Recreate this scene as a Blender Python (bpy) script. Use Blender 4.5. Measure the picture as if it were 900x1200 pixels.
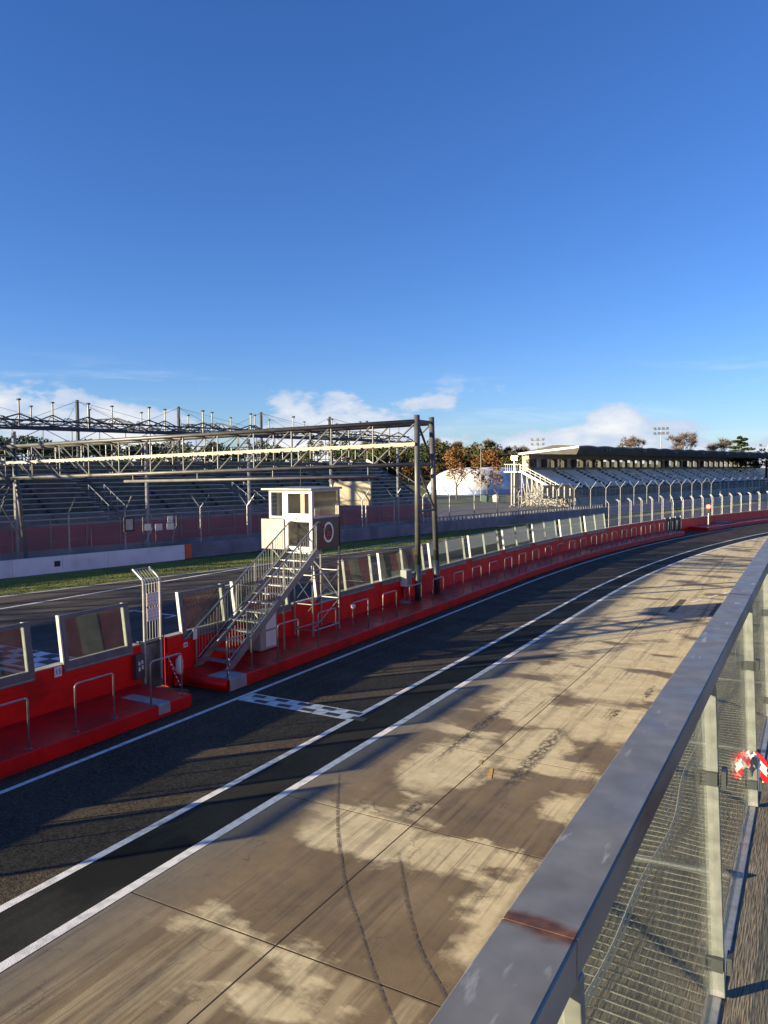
import bpy, bmesh, math, random
import numpy as np
from mathutils import Vector, Matrix
random.seed(7); rng = random.Random(11)
for o in list(bpy.data.objects): bpy.data.objects.remove(o)
SC = bpy.context.scene; COL = SC.collection; R = math.radians

# ------------------------------------------------------------------ camera
cam = bpy.data.cameras.new('camera'); cam.sensor_fit = 'HORIZONTAL'; cam.sensor_width = 36.0; cam.lens = 36.0
cam.clip_start = .05; cam.clip_end = 6000
co = bpy.data.objects.new('camera', cam); COL.objects.link(co); SC.camera = co
RM = [[0.87159, -0.02029, -0.48982], [0.49019, 0.05028, 0.87016], [-0.00697, 0.99853, -0.05377]]
EYE = 6.0
co.matrix_world = Matrix(((RM[0][0], RM[0][1], -RM[0][2], 0), (RM[1][0], RM[1][1], -RM[1][2], 0), (RM[2][0], RM[2][1], -RM[2][2], EYE), (0, 0, 0, 1)))
SC.render.resolution_x = 768; SC.render.resolution_y = 1024

# ------------------------------------------------------------------ sky, sun, exposure
SUN_EL, SUN_AZ = 12.3, 223.0          # sun stands behind and to the left of the terrace
w = bpy.data.worlds.new('World'); SC.world = w; w.use_nodes = True
nt = w.node_tree; nt.nodes.clear()
def wn(t, **k):
    n = nt.nodes.new(t)
    for a, b in k.items(): setattr(n, a, b)
    return n
def wmath(op, a, b=None, c=None, clamp=False):
    n = wn('ShaderNodeMath', operation=op); n.use_clamp = clamp
    for i, v in enumerate((a, b, c)):
        if v is None: continue
        if isinstance(v, (int, float)): n.inputs[i].default_value = v
        else: nt.links.new(v, n.inputs[i])
    return n.outputs[0]
sky = wn('ShaderNodeTexSky', sky_type='NISHITA'); sky.sun_disc = False
sky.sun_elevation = R(SUN_EL); sky.sun_rotation = R(SUN_AZ); sky.altitude = 0; sky.air_density = 1.0; sky.dust_density = 0.0; sky.ozone_density = 3.0
tc = wn('ShaderNodeTexCoord'); sep = wn('ShaderNodeSeparateXYZ'); nt.links.new(tc.outputs['Generated'], sep.inputs[0])
el = sep.outputs[2]
def smooth(v, lo, hi):
    n = wn('ShaderNodeMapRange', interpolation_type='SMOOTHSTEP'); nt.links.new(v, n.inputs[0])
    n.inputs[1].default_value = lo; n.inputs[2].default_value = hi; return n.outputs[0]
def noise(vec_scale, scale, detail, rough, off=(0, 0, 0), dist=0.0):
    m = wn('ShaderNodeMapping'); m.inputs['Scale'].default_value = vec_scale; m.inputs['Location'].default_value = off
    nt.links.new(tc.outputs['Generated'], m.inputs[0])
    n = wn('ShaderNodeTexNoise'); n.inputs['Scale'].default_value = scale; n.inputs['Detail'].default_value = detail
    n.inputs['Roughness'].default_value = rough; n.inputs['Distortion'].default_value = dist
    nt.links.new(m.outputs[0], n.inputs['Vector']); return n.outputs[0]
# low cumulus bank all round the horizon
n1 = noise((1, 1, 2.3), 7.0, 9, .58, (4.0, 31.0, 1.0))
n0 = noise((1, 1, 1.0), 2.2, 3, .5, (8.8, 12.0, 3.0))
thr = wmath('ADD', wmath('MULTIPLY', el, 3.2), .25)                     # thins out with height
thr = wmath('SUBTRACT', thr, wmath('MULTIPLY', wmath('SUBTRACT', n0, .5), .8))
cum = smooth(wmath('SUBTRACT', n1, thr), 0.0, .075)
cum = wmath('MULTIPLY', cum, wmath('SUBTRACT', 1.0, smooth(el, .085, .13)))
# stretched thin cloud above it
n2 = noise((1, 1, 9.0), 3.2, 7, .62, (1.3, 8.1, 2.2), .6)
wisp = wmath('MULTIPLY', smooth(n2, .50, .74), wmath('SUBTRACT', 1.0, smooth(el, .09, .15)))
wisp = wmath('MULTIPLY', wisp, .4)
n3 = noise((1, 1, 3.0), 12.0, 5, .55, (5, 2, 3))
shade = smooth(wmath('ADD', wmath('SUBTRACT', n1, thr), wmath('MULTIPLY', wmath('SUBTRACT', n3, .5), .3)), .0, .32)
def rgbmix(a, b, fac, t='MIX'):
    m = wn('ShaderNodeMix', data_type='RGBA', blend_type=t)
    for s, v in ((0, fac), (6, a), (7, b)):
        if isinstance(v, (int, float)): m.inputs[s].default_value = v
        elif isinstance(v, tuple): m.inputs[s].default_value = v
        else: nt.links.new(v, m.inputs[s])
    return m.outputs[2]
hsv = wn('ShaderNodeHueSaturation'); hsv.inputs['Saturation'].default_value = 1.12; hsv.inputs['Value'].default_value = 1.0
nt.links.new(sky.outputs[0], hsv.inputs['Color'])
tint = rgbmix(hsv.outputs[0], (.80, .955, 1.45, 1), 1.0, 'MULTIPLY')
ccol = rgbmix((4.0, 4.7, 6.0, 1), (7.4, 7.2, 7.0, 1), shade)
c1 = rgbmix(tint, (6.0, 6.5, 7.3, 1), wisp)
c2 = rgbmix(c1, ccol, wmath('MULTIPLY', cum, .92))
bg = wn('ShaderNodeBackground'); bg.inputs[1].default_value = .050; nt.links.new(c2, bg.inputs[0])
wo = wn('ShaderNodeOutputWorld'); nt.links.new(bg.outputs[0], wo.inputs[0])
sl = bpy.data.lights.new('sun', 'SUN'); sl.energy = 5.0; sl.angle = R(.53); sl.color = (1, .83, .54)
so = bpy.data.objects.new('sun', sl); COL.objects.link(so)
sd = Vector((math.sin(R(SUN_AZ)) * math.cos(R(SUN_EL)), math.cos(R(SUN_AZ)) * math.cos(R(SUN_EL)), math.sin(R(SUN_EL))))
so.rotation_euler = sd.to_track_quat('Z', 'Y').to_euler(); so.location = (-60, -60, 40)
vs = SC.view_settings; vs.view_transform = 'Standard'; vs.look = 'None'; vs.exposure = 1.52; vs.gamma = 1; vs.use_curve_mapping = False
SC.render.engine = 'CYCLES'; SC.cycles.transparent_max_bounces = 24; SC.cycles.max_bounces = 8

# ------------------------------------------------------------------ helpers
class MB:
    def __init__(s): s.v = []; s.f = []; s.m = []
    def add(s, vs, fs, mi=0):
        b = len(s.v); s.v += [tuple(p) for p in vs]; s.f += [tuple(i + b for i in f) for f in fs]; s.m += [mi] * len(fs); return s
    def box(s, c, d, rz=0, mi=0, M=None):
        x, y, z = d[0] / 2, d[1] / 2, d[2] / 2
        vs = [Vector((a, b, e)) for e in (-z, z) for a, b in ((-x, -y), (x, -y), (x, y), (-x, y))]
        T = M if M else Matrix.Rotation(rz, 3, 'Z')
        vs = [T @ p + Vector(c) for p in vs]
        return s.add(vs, [(3, 2, 1, 0), (4, 5, 6, 7), (0, 1, 5, 4), (1, 2, 6, 5), (2, 3, 7, 6), (3, 0, 4, 7)], mi)
    def hexa(s, lo, hi, mi=0):     # 4 lower and 4 upper corners
        return s.add(list(lo) + list(hi), [(3, 2, 1, 0), (4, 5, 6, 7), (0, 1, 5, 4), (1, 2, 6, 5), (2, 3, 7, 6), (3, 0, 4, 7)], mi)
    def tube(s, a, b, r, n=8, r2=None, mi=0):
        a, b = Vector(a), Vector(b); r2 = r if r2 is None else r2
        q = (b - a).to_track_quat('Z', 'Y')
        vs = []
        for p, rr in ((a, r), (b, r2)):
            for i in range(n):
                t = 2 * math.pi * i / n; vs.append(p + q @ Vector((rr * math.cos(t), rr * math.sin(t), 0)))
        fs = [(i, (i + 1) % n, n + (i + 1) % n, n + i) for i in range(n)] + [tuple(range(n - 1, -1, -1)), tuple(range(n, 2 * n))]
        return s.add(vs, fs, mi)
    def path(s, pts, r, n=8, mi=0):
        pts = [Vector(p) for p in pts]; vs = []; fs = []
        up = Vector((0, 0, 1))
        for i, p in enumerate(pts):
            t = (pts[min(i + 1, len(pts) - 1)] - pts[max(i - 1, 0)]).normalized()
            q = t.to_track_quat('Z', 'Y')
            if i == 0: ref = q @ Vector((1, 0, 0))
            ref = (ref - t * ref.dot(t)).normalized(); bn = t.cross(ref)
            for k in range(n):
                a = 2 * math.pi * k / n; vs.append(p + ref * (r * math.cos(a)) + bn * (r * math.sin(a)))
        for i in range(len(pts) - 1):
            for k in range(n): fs.append((i * n + k, i * n + (k + 1) % n, (i + 1) * n + (k + 1) % n, (i + 1) * n + k))
        fs += [tuple(range(n - 1, -1, -1)), tuple((len(pts) - 1) * n + k for k in range(n))]
        return s.add(vs, fs, mi)
    def bar(s, a, b, wd, ht, mi=0):   # rectangular bar from a to b, width horizontal
        a, b = Vector(a), Vector(b); t = (b - a).normalized(); up = Vector((0, 0, 1))
        if abs(t.z) > .999: sx, sy = Vector((1, 0, 0)), Vector((0, 1, 0))
        else: sx = t.cross(up).normalized(); sy = sx.cross(t)
        o = [(-wd / 2, -ht / 2), (wd / 2, -ht / 2), (wd / 2, ht / 2), (-wd / 2, ht / 2)]
        return s.hexa([a + sx * i + sy * j for i, j in o][::-1], [b + sx * i + sy * j for i, j in o][::-1], mi)
    def lathe(s, c, prof, n=14, mi=0):
        vs = []; fs = []; c = Vector(c)
        for r, z in prof:
            for k in range(n):
                a = 2 * math.pi * k / n; vs.append(c + Vector((r * math.cos(a), r * math.sin(a), z)))
        for i in range(len(prof) - 1):
            for k in range(n): fs.append((i * n + k, i * n + (k + 1) % n, (i + 1) * n + (k + 1) % n, (i + 1) * n + k))
        fs += [tuple(range(n - 1, -1, -1)), tuple((len(prof) - 1) * n + k for k in range(n))]
        return s.add(vs, fs, mi)
    def mesh(s, name, smooth=False, bevel=0):
        me = bpy.data.meshes.new(name); me.from_pydata(s.v, [], s.f); me.update()
        bm = bmesh.new(); bm.from_mesh(me); bmesh.ops.recalc_face_normals(bm, faces=bm.faces)
        bm.to_mesh(me); bm.free()
        if len(set(s.m)) > 1: me.polygons.foreach_set('material_index', s.m)
        if smooth:
            me.polygons.foreach_set('use_smooth', [True] * len(me.polygons))
        return me
    def build(s, name, mat, parent=None, bevel=0, smooth=False, **props):
        o = bpy.data.objects.new(name, s.mesh(name, smooth)); COL.objects.link(o)
        for m in (mat if isinstance(mat, (list, tuple)) else [mat]): o.data.materials.append(m)
        if parent: o.parent = parent
        if bevel:
            b = o.modifiers.new('bevel', 'BEVEL'); b.width = bevel; b.segments = 2; b.limit_method = 'ANGLE'
        for k, v in props.items(): o[k] = v
        return o
def thing(name, label, cat, loc=(0, 0, 0), rz=0, group=None):
    o = bpy.data.objects.new(name, None); COL.objects.link(o); o.location = loc; o.rotation_euler[2] = rz
    o.empty_display_size = .2; o['label'] = label; o['category'] = cat
    if group: o['group'] = group
    return o
def tag(o, label, cat, group=None):
    o['label'] = label; o['category'] = cat
    if group: o['group'] = group
    return o
def inst(name, me, mat, parent, loc, rz=0, scale=None):
    o = bpy.data.objects.new(name, me); COL.objects.link(o); o.parent = parent; o.location = loc; o.rotation_euler[2] = rz
    if scale: o.scale = scale
    if mat and not me.materials: me.materials.append(mat)
    return o
def copy_tree(o, parent=None):
    c = o.copy(); COL.objects.link(c); c.parent = parent
    for ch in list(o.children): copy_tree(ch, c)
    return c
def sweep(prof, ss, fn, caps=True):      # closed profile (offset, z) swept along fn(s, offset) -> (x, y)
    mb = MB(); n = len(prof); vs = []; fs = []
    for s_ in ss:
        for off, z in prof:
            x, y = fn(s_, off); vs.append((x, y, z))
    for i in range(len(ss) - 1):
        for k in range(n): fs.append((i * n + k, i * n + (k + 1) % n, (i + 1) * n + (k + 1) % n, (i + 1) * n + k))
    if caps: fs += [tuple(range(n)), tuple((len(ss) - 1) * n + k for k in range(n))]
    return mb.add(vs, fs)
def sheet(ss, fa, fb, z):                # ruled sheet between two point functions of s
    mb = MB(); vs = []; fs = []
    for s_ in ss: vs += [(*fa(s_), z), (*fb(s_), z)]
    for i in range(len(ss) - 1): fs.append((2 * i, 2 * i + 1, 2 * i + 3, 2 * i + 2))
    return mb.add(vs, fs)
def frange(a, b, d):
    n = max(1, int(math.ceil((b - a) / d))); return [a + (b - a) * i / n for i in range(n + 1)]

# the pit lane runs along +Y, then bends gently to the right
S0, RAD, XC = 37.2, 180.0, -13.25 + 180.0
def lane(s, x):
    if s <= S0: return (x, s)
    a = (s - S0) / RAD; r = XC - x
    return (XC - r * math.cos(a), S0 + r * math.sin(a))
def laneang(s): return 0.0 if s <= S0 else -(s - S0) / RAD
def lv(s, x, z): p = lane(s, x); return Vector((p[0], p[1], z))
# the barrier on the far side of the race track
_fy = np.array([-60, -20, 0, 27, 40, 55, 70, 85, 100, 122, 147, 165, 190, 230], float)
_fx = np.array([-57, -49.5, -45.6, -40.4, -37.8, -34.6, -31.1, -27.3, -23.4, -17.8, -12.2, -8.2, -2.6, 6.5], float)
_pf = np.polyfit(_fy, _fx, 3)
def far(y, off):
    x = float(np.polyval(_pf, y)); d = float(np.polyval(np.polyder(_pf), y)); l = math.hypot(1, d)
    return (x + off / l, y - off * d / l)
def farang(y): return -math.atan(float(np.polyval(np.polyder(_pf), y)))

# ------------------------------------------------------------------ materials
def mat(name, c1, c2=None, scale=4, rough=.6, metal=0, bump=0, bscale=40, detail=6, stretch=(1, 1, 1), lo=.35, hi=.65, c3=None, scale3=.6, rvar=0, spec=.5):
    m = bpy.data.materials.new(name); m.use_nodes = True; t = m.node_tree; p = t.nodes['Principled BSDF']
    p.inputs['Roughness'].default_value = rough; p.inputs['Metallic'].default_value = metal
    p.inputs['Specular IOR Level'].default_value = spec
    g = t.nodes.new('ShaderNodeNewGeometry'); mp = t.nodes.new('ShaderNodeMapping'); mp.inputs['Scale'].default_value = stretch
    t.links.new(g.outputs['Position'], mp.inputs[0])
    c2 = c2 or tuple(v * .78 for v in c1)
    def nz(sc, de):
        n = t.nodes.new('ShaderNodeTexNoise'); n.inputs['Scale'].default_value = sc; n.inputs['Detail'].default_value = de
        t.links.new(mp.outputs[0], n.inputs['Vector']); return n
    n = nz(scale, detail)
    r = t.nodes.new('ShaderNodeValToRGB'); r.color_ramp.elements[0].position = lo; r.color_ramp.elements[1].position = hi
    r.color_ramp.elements[0].color = (*c2, 1); r.color_ramp.elements[1].color = (*c1, 1)
    t.links.new(n.outputs[0], r.inputs[0]); out = r.outputs[0]
    if c3:
        n3 = nz(scale3, 8); mr = t.nodes.new('ShaderNodeMapRange'); mr.inputs[1].default_value = .52; mr.inputs[2].default_value = .66
        t.links.new(n3.outputs[0], mr.inputs[0])
        mx = t.nodes.new('ShaderNodeMix'); mx.data_type = 'RGBA'; t.links.new(mr.outputs[0], mx.inputs[0]); t.links.new(out, mx.inputs[6]); mx.inputs[7].default_value = (*c3, 1); out = mx.outputs[2]
    t.links.new(out, p.inputs['Base Color'])
    if rvar:
        mr = t.nodes.new('ShaderNodeMapRange'); mr.inputs[3].default_value = rough - rvar; mr.inputs[4].default_value = rough + rvar
        nr = nz(scale * 2.3, 5); t.links.new(nr.outputs[0], mr.inputs[0]); t.links.new(mr.outputs[0], p.inputs['Roughness'])
    if bump:
        nb = nz(bscale, 4); b = t.nodes.new('ShaderNodeBump'); b.inputs['Strength'].default_value = bump; b.inputs['Distance'].default_value = .02
        t.links.new(nb.outputs[0], b.inputs['Height']); t.links.new(b.outputs[0], p.inputs['Normal'])
    return m
def glass(name, tint, dirt=(.5, .5, .48), dirt_amt=.06, fres=1.5):
    m = bpy.data.materials.new(name); m.use_nodes = True; t = m.node_tree; t.nodes.clear()
    tr = t.nodes.new('ShaderNodeBsdfTransparent'); tr.inputs[0].default_value = (*tint, 1)
    gl = t.nodes.new('ShaderNodeBsdfGlossy'); gl.inputs['Roughness'].default_value = .015; gl.inputs[0].default_value = (1, 1, 1, 1)
    lw = t.nodes.new('ShaderNodeLayerWeight'); lw.inputs[0].default_value = .5
    pw = t.nodes.new('ShaderNodeMath'); pw.operation = 'POWER'; pw.inputs[1].default_value = 4.5; t.links.new(lw.outputs['Facing'], pw.inputs[0])
    fr = t.nodes.new('ShaderNodeMath'); fr.operation = 'MULTIPLY_ADD'; fr.inputs[1].default_value = .75; fr.inputs[2].default_value = (fres - 1) ** 2 / (fres + 1) ** 2; t.links.new(pw.outputs[0], fr.inputs[0])
    di = t.nodes.new('ShaderNodeBsdfDiffuse'); di.inputs[0].default_value = (*dirt, 1)
    g = t.nodes.new('ShaderNodeNewGeometry'); n = t.nodes.new('ShaderNodeTexNoise'); n.inputs['Scale'].default_value = 2.5; n.inputs['Detail'].default_value = 8
    t.links.new(g.outputs['Position'], n.inputs['Vector'])
    mr = t.nodes.new('ShaderNodeMapRange'); mr.inputs[1].default_value = .3; mr.inputs[2].default_value = .75; mr.inputs[3].default_value = dirt_amt * .3; mr.inputs[4].default_value = dirt_amt * 1.8
    t.links.new(n.outputs[0], mr.inputs[0])
    a = t.nodes.new('ShaderNodeMixShader'); t.links.new(mr.outputs[0], a.inputs[0]); t.links.new(tr.outputs[0], a.inputs[1]); t.links.new(di.outputs[0], a.inputs[2])
    b = t.nodes.new('ShaderNodeMixShader'); t.links.new(fr.outputs[0], b.inputs[0]); t.links.new(a.outputs[0], b.inputs[1]); t.links.new(gl.outputs[0], b.inputs[2])
    o = t.nodes.new('ShaderNodeOutputMaterial'); t.links.new(b.outputs[0], o.inputs[0]); return m
def wiremesh(name, col, cell, wire, diamond=True):   # woven wire: opaque wires, open cells
    m = bpy.data.materials.new(name); m.use_nodes = True; t = m.node_tree; t.nodes.clear()
    g = t.nodes.new('ShaderNodeNewGeometry'); s = t.nodes.new('ShaderNodeSeparateXYZ'); t.links.new(g.outputs['Position'], s.inputs[0])
    def ma(op, a, b=None):
        n = t.nodes.new('ShaderNodeMath'); n.operation = op
        for i, v in enumerate((a, b)):
            if v is None: continue
            if isinstance(v, (int, float)): n.inputs[i].default_value = v
            else: t.links.new(v, n.inputs[i])
        return n.outputs[0]
    h = ma('ADD', s.outputs[1], ma('MULTIPLY', s.outputs[0], .2))
    u, v = (ma('ADD', h, s.outputs[2]), ma('SUBTRACT', h, s.outputs[2])) if diamond else (h, s.outputs[2])
    def line(c): return ma('LESS_THAN', ma('FRACT', ma('DIVIDE', c, cell)), wire / cell)
    k = ma('MAXIMUM', line(u), line(v))
    p = t.nodes.new('ShaderNodeBsdfPrincipled'); p.inputs['Base Color'].default_value = (*col, 1); p.inputs['Roughness'].default_value = .5; p.inputs['Metallic'].default_value = .3
    tr = t.nodes.new('ShaderNodeBsdfTransparent'); mx = t.nodes.new('ShaderNodeMixShader')
    t.links.new(k, mx.inputs[0]); t.links.new(tr.outputs[0], mx.inputs[1]); t.links.new(p.outputs[0], mx.inputs[2])
    o = t.nodes.new('ShaderNodeOutputMaterial'); t.links.new(mx.outputs[0], o.inputs[0]); return m
def emit(name, col, st):
    m = bpy.data.materials.new(name); m.use_nodes = True; p = m.node_tree.nodes['Principled BSDF']
    p.inputs['Base Color'].default_value = (*col, 1); p.inputs['Emission Color'].default_value = (*col, 1); p.inputs['Emission Strength'].default_value = st; return m

def road_mat(name, base, dark, grit=.5, streak=.5, patch=None):
    m = bpy.data.materials.new(name); m.use_nodes = True; t = m.node_tree; p = t.nodes['Principled BSDF']; p.inputs['Roughness'].default_value = .72; p.inputs['Specular IOR Level'].default_value = .08
    g = t.nodes.new('ShaderNodeNewGeometry')
    def nz(sc, de, st=(1, 1, 1), ro=.5):
        mp = t.nodes.new('ShaderNodeMapping'); mp.inputs['Scale'].default_value = st; t.links.new(g.outputs['Position'], mp.inputs[0])
        n = t.nodes.new('ShaderNodeTexNoise'); n.inputs['Scale'].default_value = sc; n.inputs['Detail'].default_value = de; n.inputs['Roughness'].default_value = ro; t.links.new(mp.outputs[0], n.inputs['Vector']); return n.outputs[0]
    def mr(v, a, b, c=0., d=1.):
        n = t.nodes.new('ShaderNodeMapRange'); n.inputs[1].default_value = a; n.inputs[2].default_value = b; n.inputs[3].default_value = c; n.inputs[4].default_value = d; t.links.new(v, n.inputs[0]); return n.outputs[0]
    def mix(f, a, b, bt='MIX'):
        n = t.nodes.new('ShaderNodeMix'); n.data_type = 'RGBA'; n.blend_type = bt; t.links.new(f, n.inputs[0]) if not isinstance(f, float) else setattr(n.inputs[0], 'default_value', f)
        for i, v in ((6, a), (7, b)):
            if isinstance(v, tuple): n.inputs[i].default_value = (*v, 1)
            else: t.links.new(v, n.inputs[i])
        return n.outputs[2]
    c = mix(mr(nz(.5, 7), .35, .65), dark, base)
    agg = t.nodes.new('ShaderNodeTexVoronoi'); agg.inputs['Scale'].default_value = 34; t.links.new(g.outputs['Position'], agg.inputs['Vector'])
    c = mix(mr(agg.outputs['Color'], .15, .85, 0, grit), c, tuple(min(1, v * 2.6 + .02) for v in base))
    c = mix(mr(nz(1, 5, (2.2, .03, 1)), .52, .75, 0, streak), c, tuple(v * .35 for v in dark))
    if patch: c = mix(mr(nz(.35, 6, (1, .5, 1)), .56, .6, 0, .7), c, patch)
    t.links.new(c, p.inputs['Base Color'])
    t.links.new(mr(nz(.8, 5), .3, .7, .6, .9), p.inputs['Roughness'])
    b = t.nodes.new('ShaderNodeBump'); b.inputs['Strength'].default_value = .5 if grit > .2 else .1; b.inputs['Distance'].default_value = .008; t.links.new(agg.outputs['Distance'], b.inputs['Height']); t.links.new(b.outputs[0], p.inputs['Normal'])
    return m
def slab_mat():
    # pale concrete, mostly damp and brown, dried out in patches, with rubber laid down along the lane
    m = bpy.data.materials.new('apron_concrete'); m.use_nodes = True; t = m.node_tree; p = t.nodes['Principled BSDF']; p.inputs['Specular IOR Level'].default_value = .3
    g = t.nodes.new('ShaderNodeNewGeometry')
    def L(v, i): t.links.new(v, i)
    def nz(sc, de, st=(1, 1, 1), ro=.5, vec=None):
        mp = t.nodes.new('ShaderNodeMapping'); mp.inputs['Scale'].default_value = st; L(g.outputs['Position'], mp.inputs[0])
        n = t.nodes.new('ShaderNodeTexNoise'); n.inputs['Scale'].default_value = sc; n.inputs['Detail'].default_value = de; n.inputs['Roughness'].default_value = ro; L(mp.outputs[0], n.inputs['Vector']); return n
    def mr(v, a, b, c=0., d=1., sm=False):
        n = t.nodes.new('ShaderNodeMapRange'); n.inputs[1].default_value = a; n.inputs[2].default_value = b; n.inputs[3].default_value = c; n.inputs[4].default_value = d; L(v, n.inputs[0])
        if sm: n.interpolation_type = 'SMOOTHSTEP'
        return n.outputs[0]
    def ma(op, a, b):
        n = t.nodes.new('ShaderNodeMath'); n.operation = op
        for i, v in enumerate((a, b)):
            if isinstance(v, (int, float)): n.inputs[i].default_value = v
            else: L(v, n.inputs[i])
        return n.outputs[0]
    def mix(f, a, b, bt='MIX'):
        n = t.nodes.new('ShaderNodeMix'); n.data_type = 'RGBA'; n.blend_type = bt; L(f, n.inputs[0])
        for i, v in ((6, a), (7, b)):
            if isinstance(v, tuple): n.inputs[i].default_value = (*v, 1)
            else: L(v, n.inputs[i])
        return n.outputs[2]
    dry = mix(mr(nz(2.2, 7).outputs[0], .3, .7), (.50, .435, .27), (.66, .58, .385))
    damp = mix(mr(nz(.9, 7).outputs[0], .3, .7), (.155, .118, .068), (.235, .180, .105))
    # dry islands: where they lie
    edge = nz(1.5, 10, ro=.62); wob = t.nodes.new('ShaderNodeVectorMath'); wob.operation = 'MULTIPLY_ADD'
    L(edge.outputs['Color'], wob.inputs[0]); wob.inputs[1].default_value = (1.7, 1.7, 0); L(g.outputs['Position'], wob.inputs[2])
    isl = None
    for (cx, cy, rx, ry) in [(-6.15, 10.55, 1.4, .72), (-4.6, 10.9, .9, .45), (-3.3, 9.6, .7, 1.5), (-6.4, 14.1, .9, 1.5), (-5.2, 15.9, .7, 1.1), (-6.6, 19.2, .8, 1.6), (-4.9, 21.2, 1.5, 1.3), (-4.2, 17.8, 1.0, 1.1), (-3.4, 13.2, .8, .7)]:
        v = t.nodes.new('ShaderNodeVectorMath'); v.operation = 'SUBTRACT'; L(wob.outputs[0], v.inputs[0]); v.inputs[1].default_value = (cx + .85, cy + .85, 0)
        s2 = t.nodes.new('ShaderNodeVectorMath'); s2.operation = 'MULTIPLY'; L(v.outputs[0], s2.inputs[0]); s2.inputs[1].default_value = (1 / rx, 1 / ry, 0)
        ln = t.nodes.new('ShaderNodeVectorMath'); ln.operation = 'LENGTH'; L(s2.outputs[0], ln.inputs[0])
        q = mr(ln.outputs['Value'], 1.16, .80)
        isl = q if isl is None else ma('MAXIMUM', isl, q)
    sepn = t.nodes.new('ShaderNodeSeparateXYZ'); L(g.outputs['Position'], sepn.inputs[0])
    wide = ma('ADD', nz(.55, 9, (.55, 1.0, 1), .6).outputs[0], mr(sepn.outputs[1], 12.5, 27, 0, .17))
    jd = ma('PINGPONG', ma('SUBTRACT', sepn.outputs[1], 7.52), 1.865)                       # dries first along the open joints
    wide = ma('ADD', wide, mr(jd, .75, 0, 0, .085, True))
    isl = ma('MAXIMUM', isl, mr(wide, .575, .635))
    near = ma('MULTIPLY', mr(nz(1, 8, (3.2, .22, 1), .6).outputs[0], .44, .58), mr(sepn.outputs[1], 7.50, 7.46, 0, .42))
    isl = ma('MAXIMUM', isl, near)
    isl = ma('MULTIPLY', isl, mr(sepn.outputs[0], -8.3, -7.0, .05, 1.))  # dry patches thinned out inside the wind screens' shade band
    c = mix(isl, damp, dry)
    c = mix(mr(sepn.outputs[0], -7.3, -8.4, 0, .55), c, (.16, .165, .155))  # wind screens' shade band painted into the concrete colour
    # rubber and scuffs along the lane, speckle, hairlines
    rub = ma('MULTIPLY', mr(nz(1, 6, (2.6, .05, 1), .6).outputs[0], .53, .72, 0, .75), mr(nz(9, 4, (1, .35, 1)).outputs[0], .3, .55))
    c = mix(rub, c, (.045, .042, .04))
    for (x, y, wx, wy) in [(-6.75, 16.4, .17, 2.6), (-5.0, 15.3, .2, 2.4), (-4.2, 19.0, .12, .5), (-3.8, 21.2, .12, .8), (-6.1, 11.9, .16, .45)]:
        v = t.nodes.new('ShaderNodeVectorMath'); v.operation = 'SUBTRACT'; L(g.outputs['Position'], v.inputs[0]); v.inputs[1].default_value = (x, y, 0)
        s2 = t.nodes.new('ShaderNodeVectorMath'); s2.operation = 'MULTIPLY'; L(v.outputs[0], s2.inputs[0]); s2.inputs[1].default_value = (1 / wx, 1 / wy, 0)
        ln = t.nodes.new('ShaderNodeVectorMath'); ln.operation = 'LENGTH'; L(s2.outputs[0], ln.inputs[0])
        c = mix(ma('MULTIPLY', mr(ln.outputs['Value'], 1.1, .5, 0, .9), mr(nz(11, 5, (1, .5, 1), .7).outputs[0], .42, .56)), c, (.03, .03, .032))
    c = mix(ma('MULTIPLY', mr(nz(1, 7, (11, .14, 1), .7).outputs[0], .52, .66, 0, .75), mr(nz(.6, 4).outputs[0], .38, .6)), c, (.06, .052, .045))
    c = mix(mr(nz(1, 6, (6, .4, 1), .65).outputs[0], .58, .75, 0, .45), c, (.30, .255, .18))
    c = mix(mr(nz(5.5, 8, (1, 1, 1), .7).outputs[0], .35, .65, 0, .16), c, (.12, .10, .07), 'MULTIPLY')
    hl_ = t.nodes.new('ShaderNodeTexVoronoi'); hl_.feature = 'DISTANCE_TO_EDGE'; hl_.inputs['Scale'].default_value = .55; L(wob.outputs[0], hl_.inputs['Vector'])
    c = mix(ma('MULTIPLY', mr(hl_.outputs['Distance'], .006, .002, 0, .6), mr(nz(.8, 4).outputs[0], .5, .58)), c, (.05, .043, .035))
    sp = t.nodes.new('ShaderNodeTexVoronoi'); sp.inputs['Scale'].default_value = 70; L(g.outputs['Position'], sp.inputs['Vector'])
    c = mix(mr(sp.outputs['Color'], 0, 1, 0, .28), c, (.55, .5, .42), 'OVERLAY')
    c = mix(mr(nz(3.5, 9, (1, 1, 1), .75).outputs[0], .58, .72, 0, .5), c, (.09, .08, .07))
    L(c, p.inputs['Base Color'])
    L(ma('ADD', mr(isl, 0, 1, .6, .9), mr(nz(2, 4).outputs[0], .3, .7, -.08, .12)), p.inputs['Roughness'])
    b = t.nodes.new('ShaderNodeBump'); b.inputs['Strength'].default_value = .35; b.inputs['Distance'].default_value = .006; L(nz(60, 4).outputs[0], b.inputs['Height']); L(b.outputs[0], p.inputs['Normal'])
    return m

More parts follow.
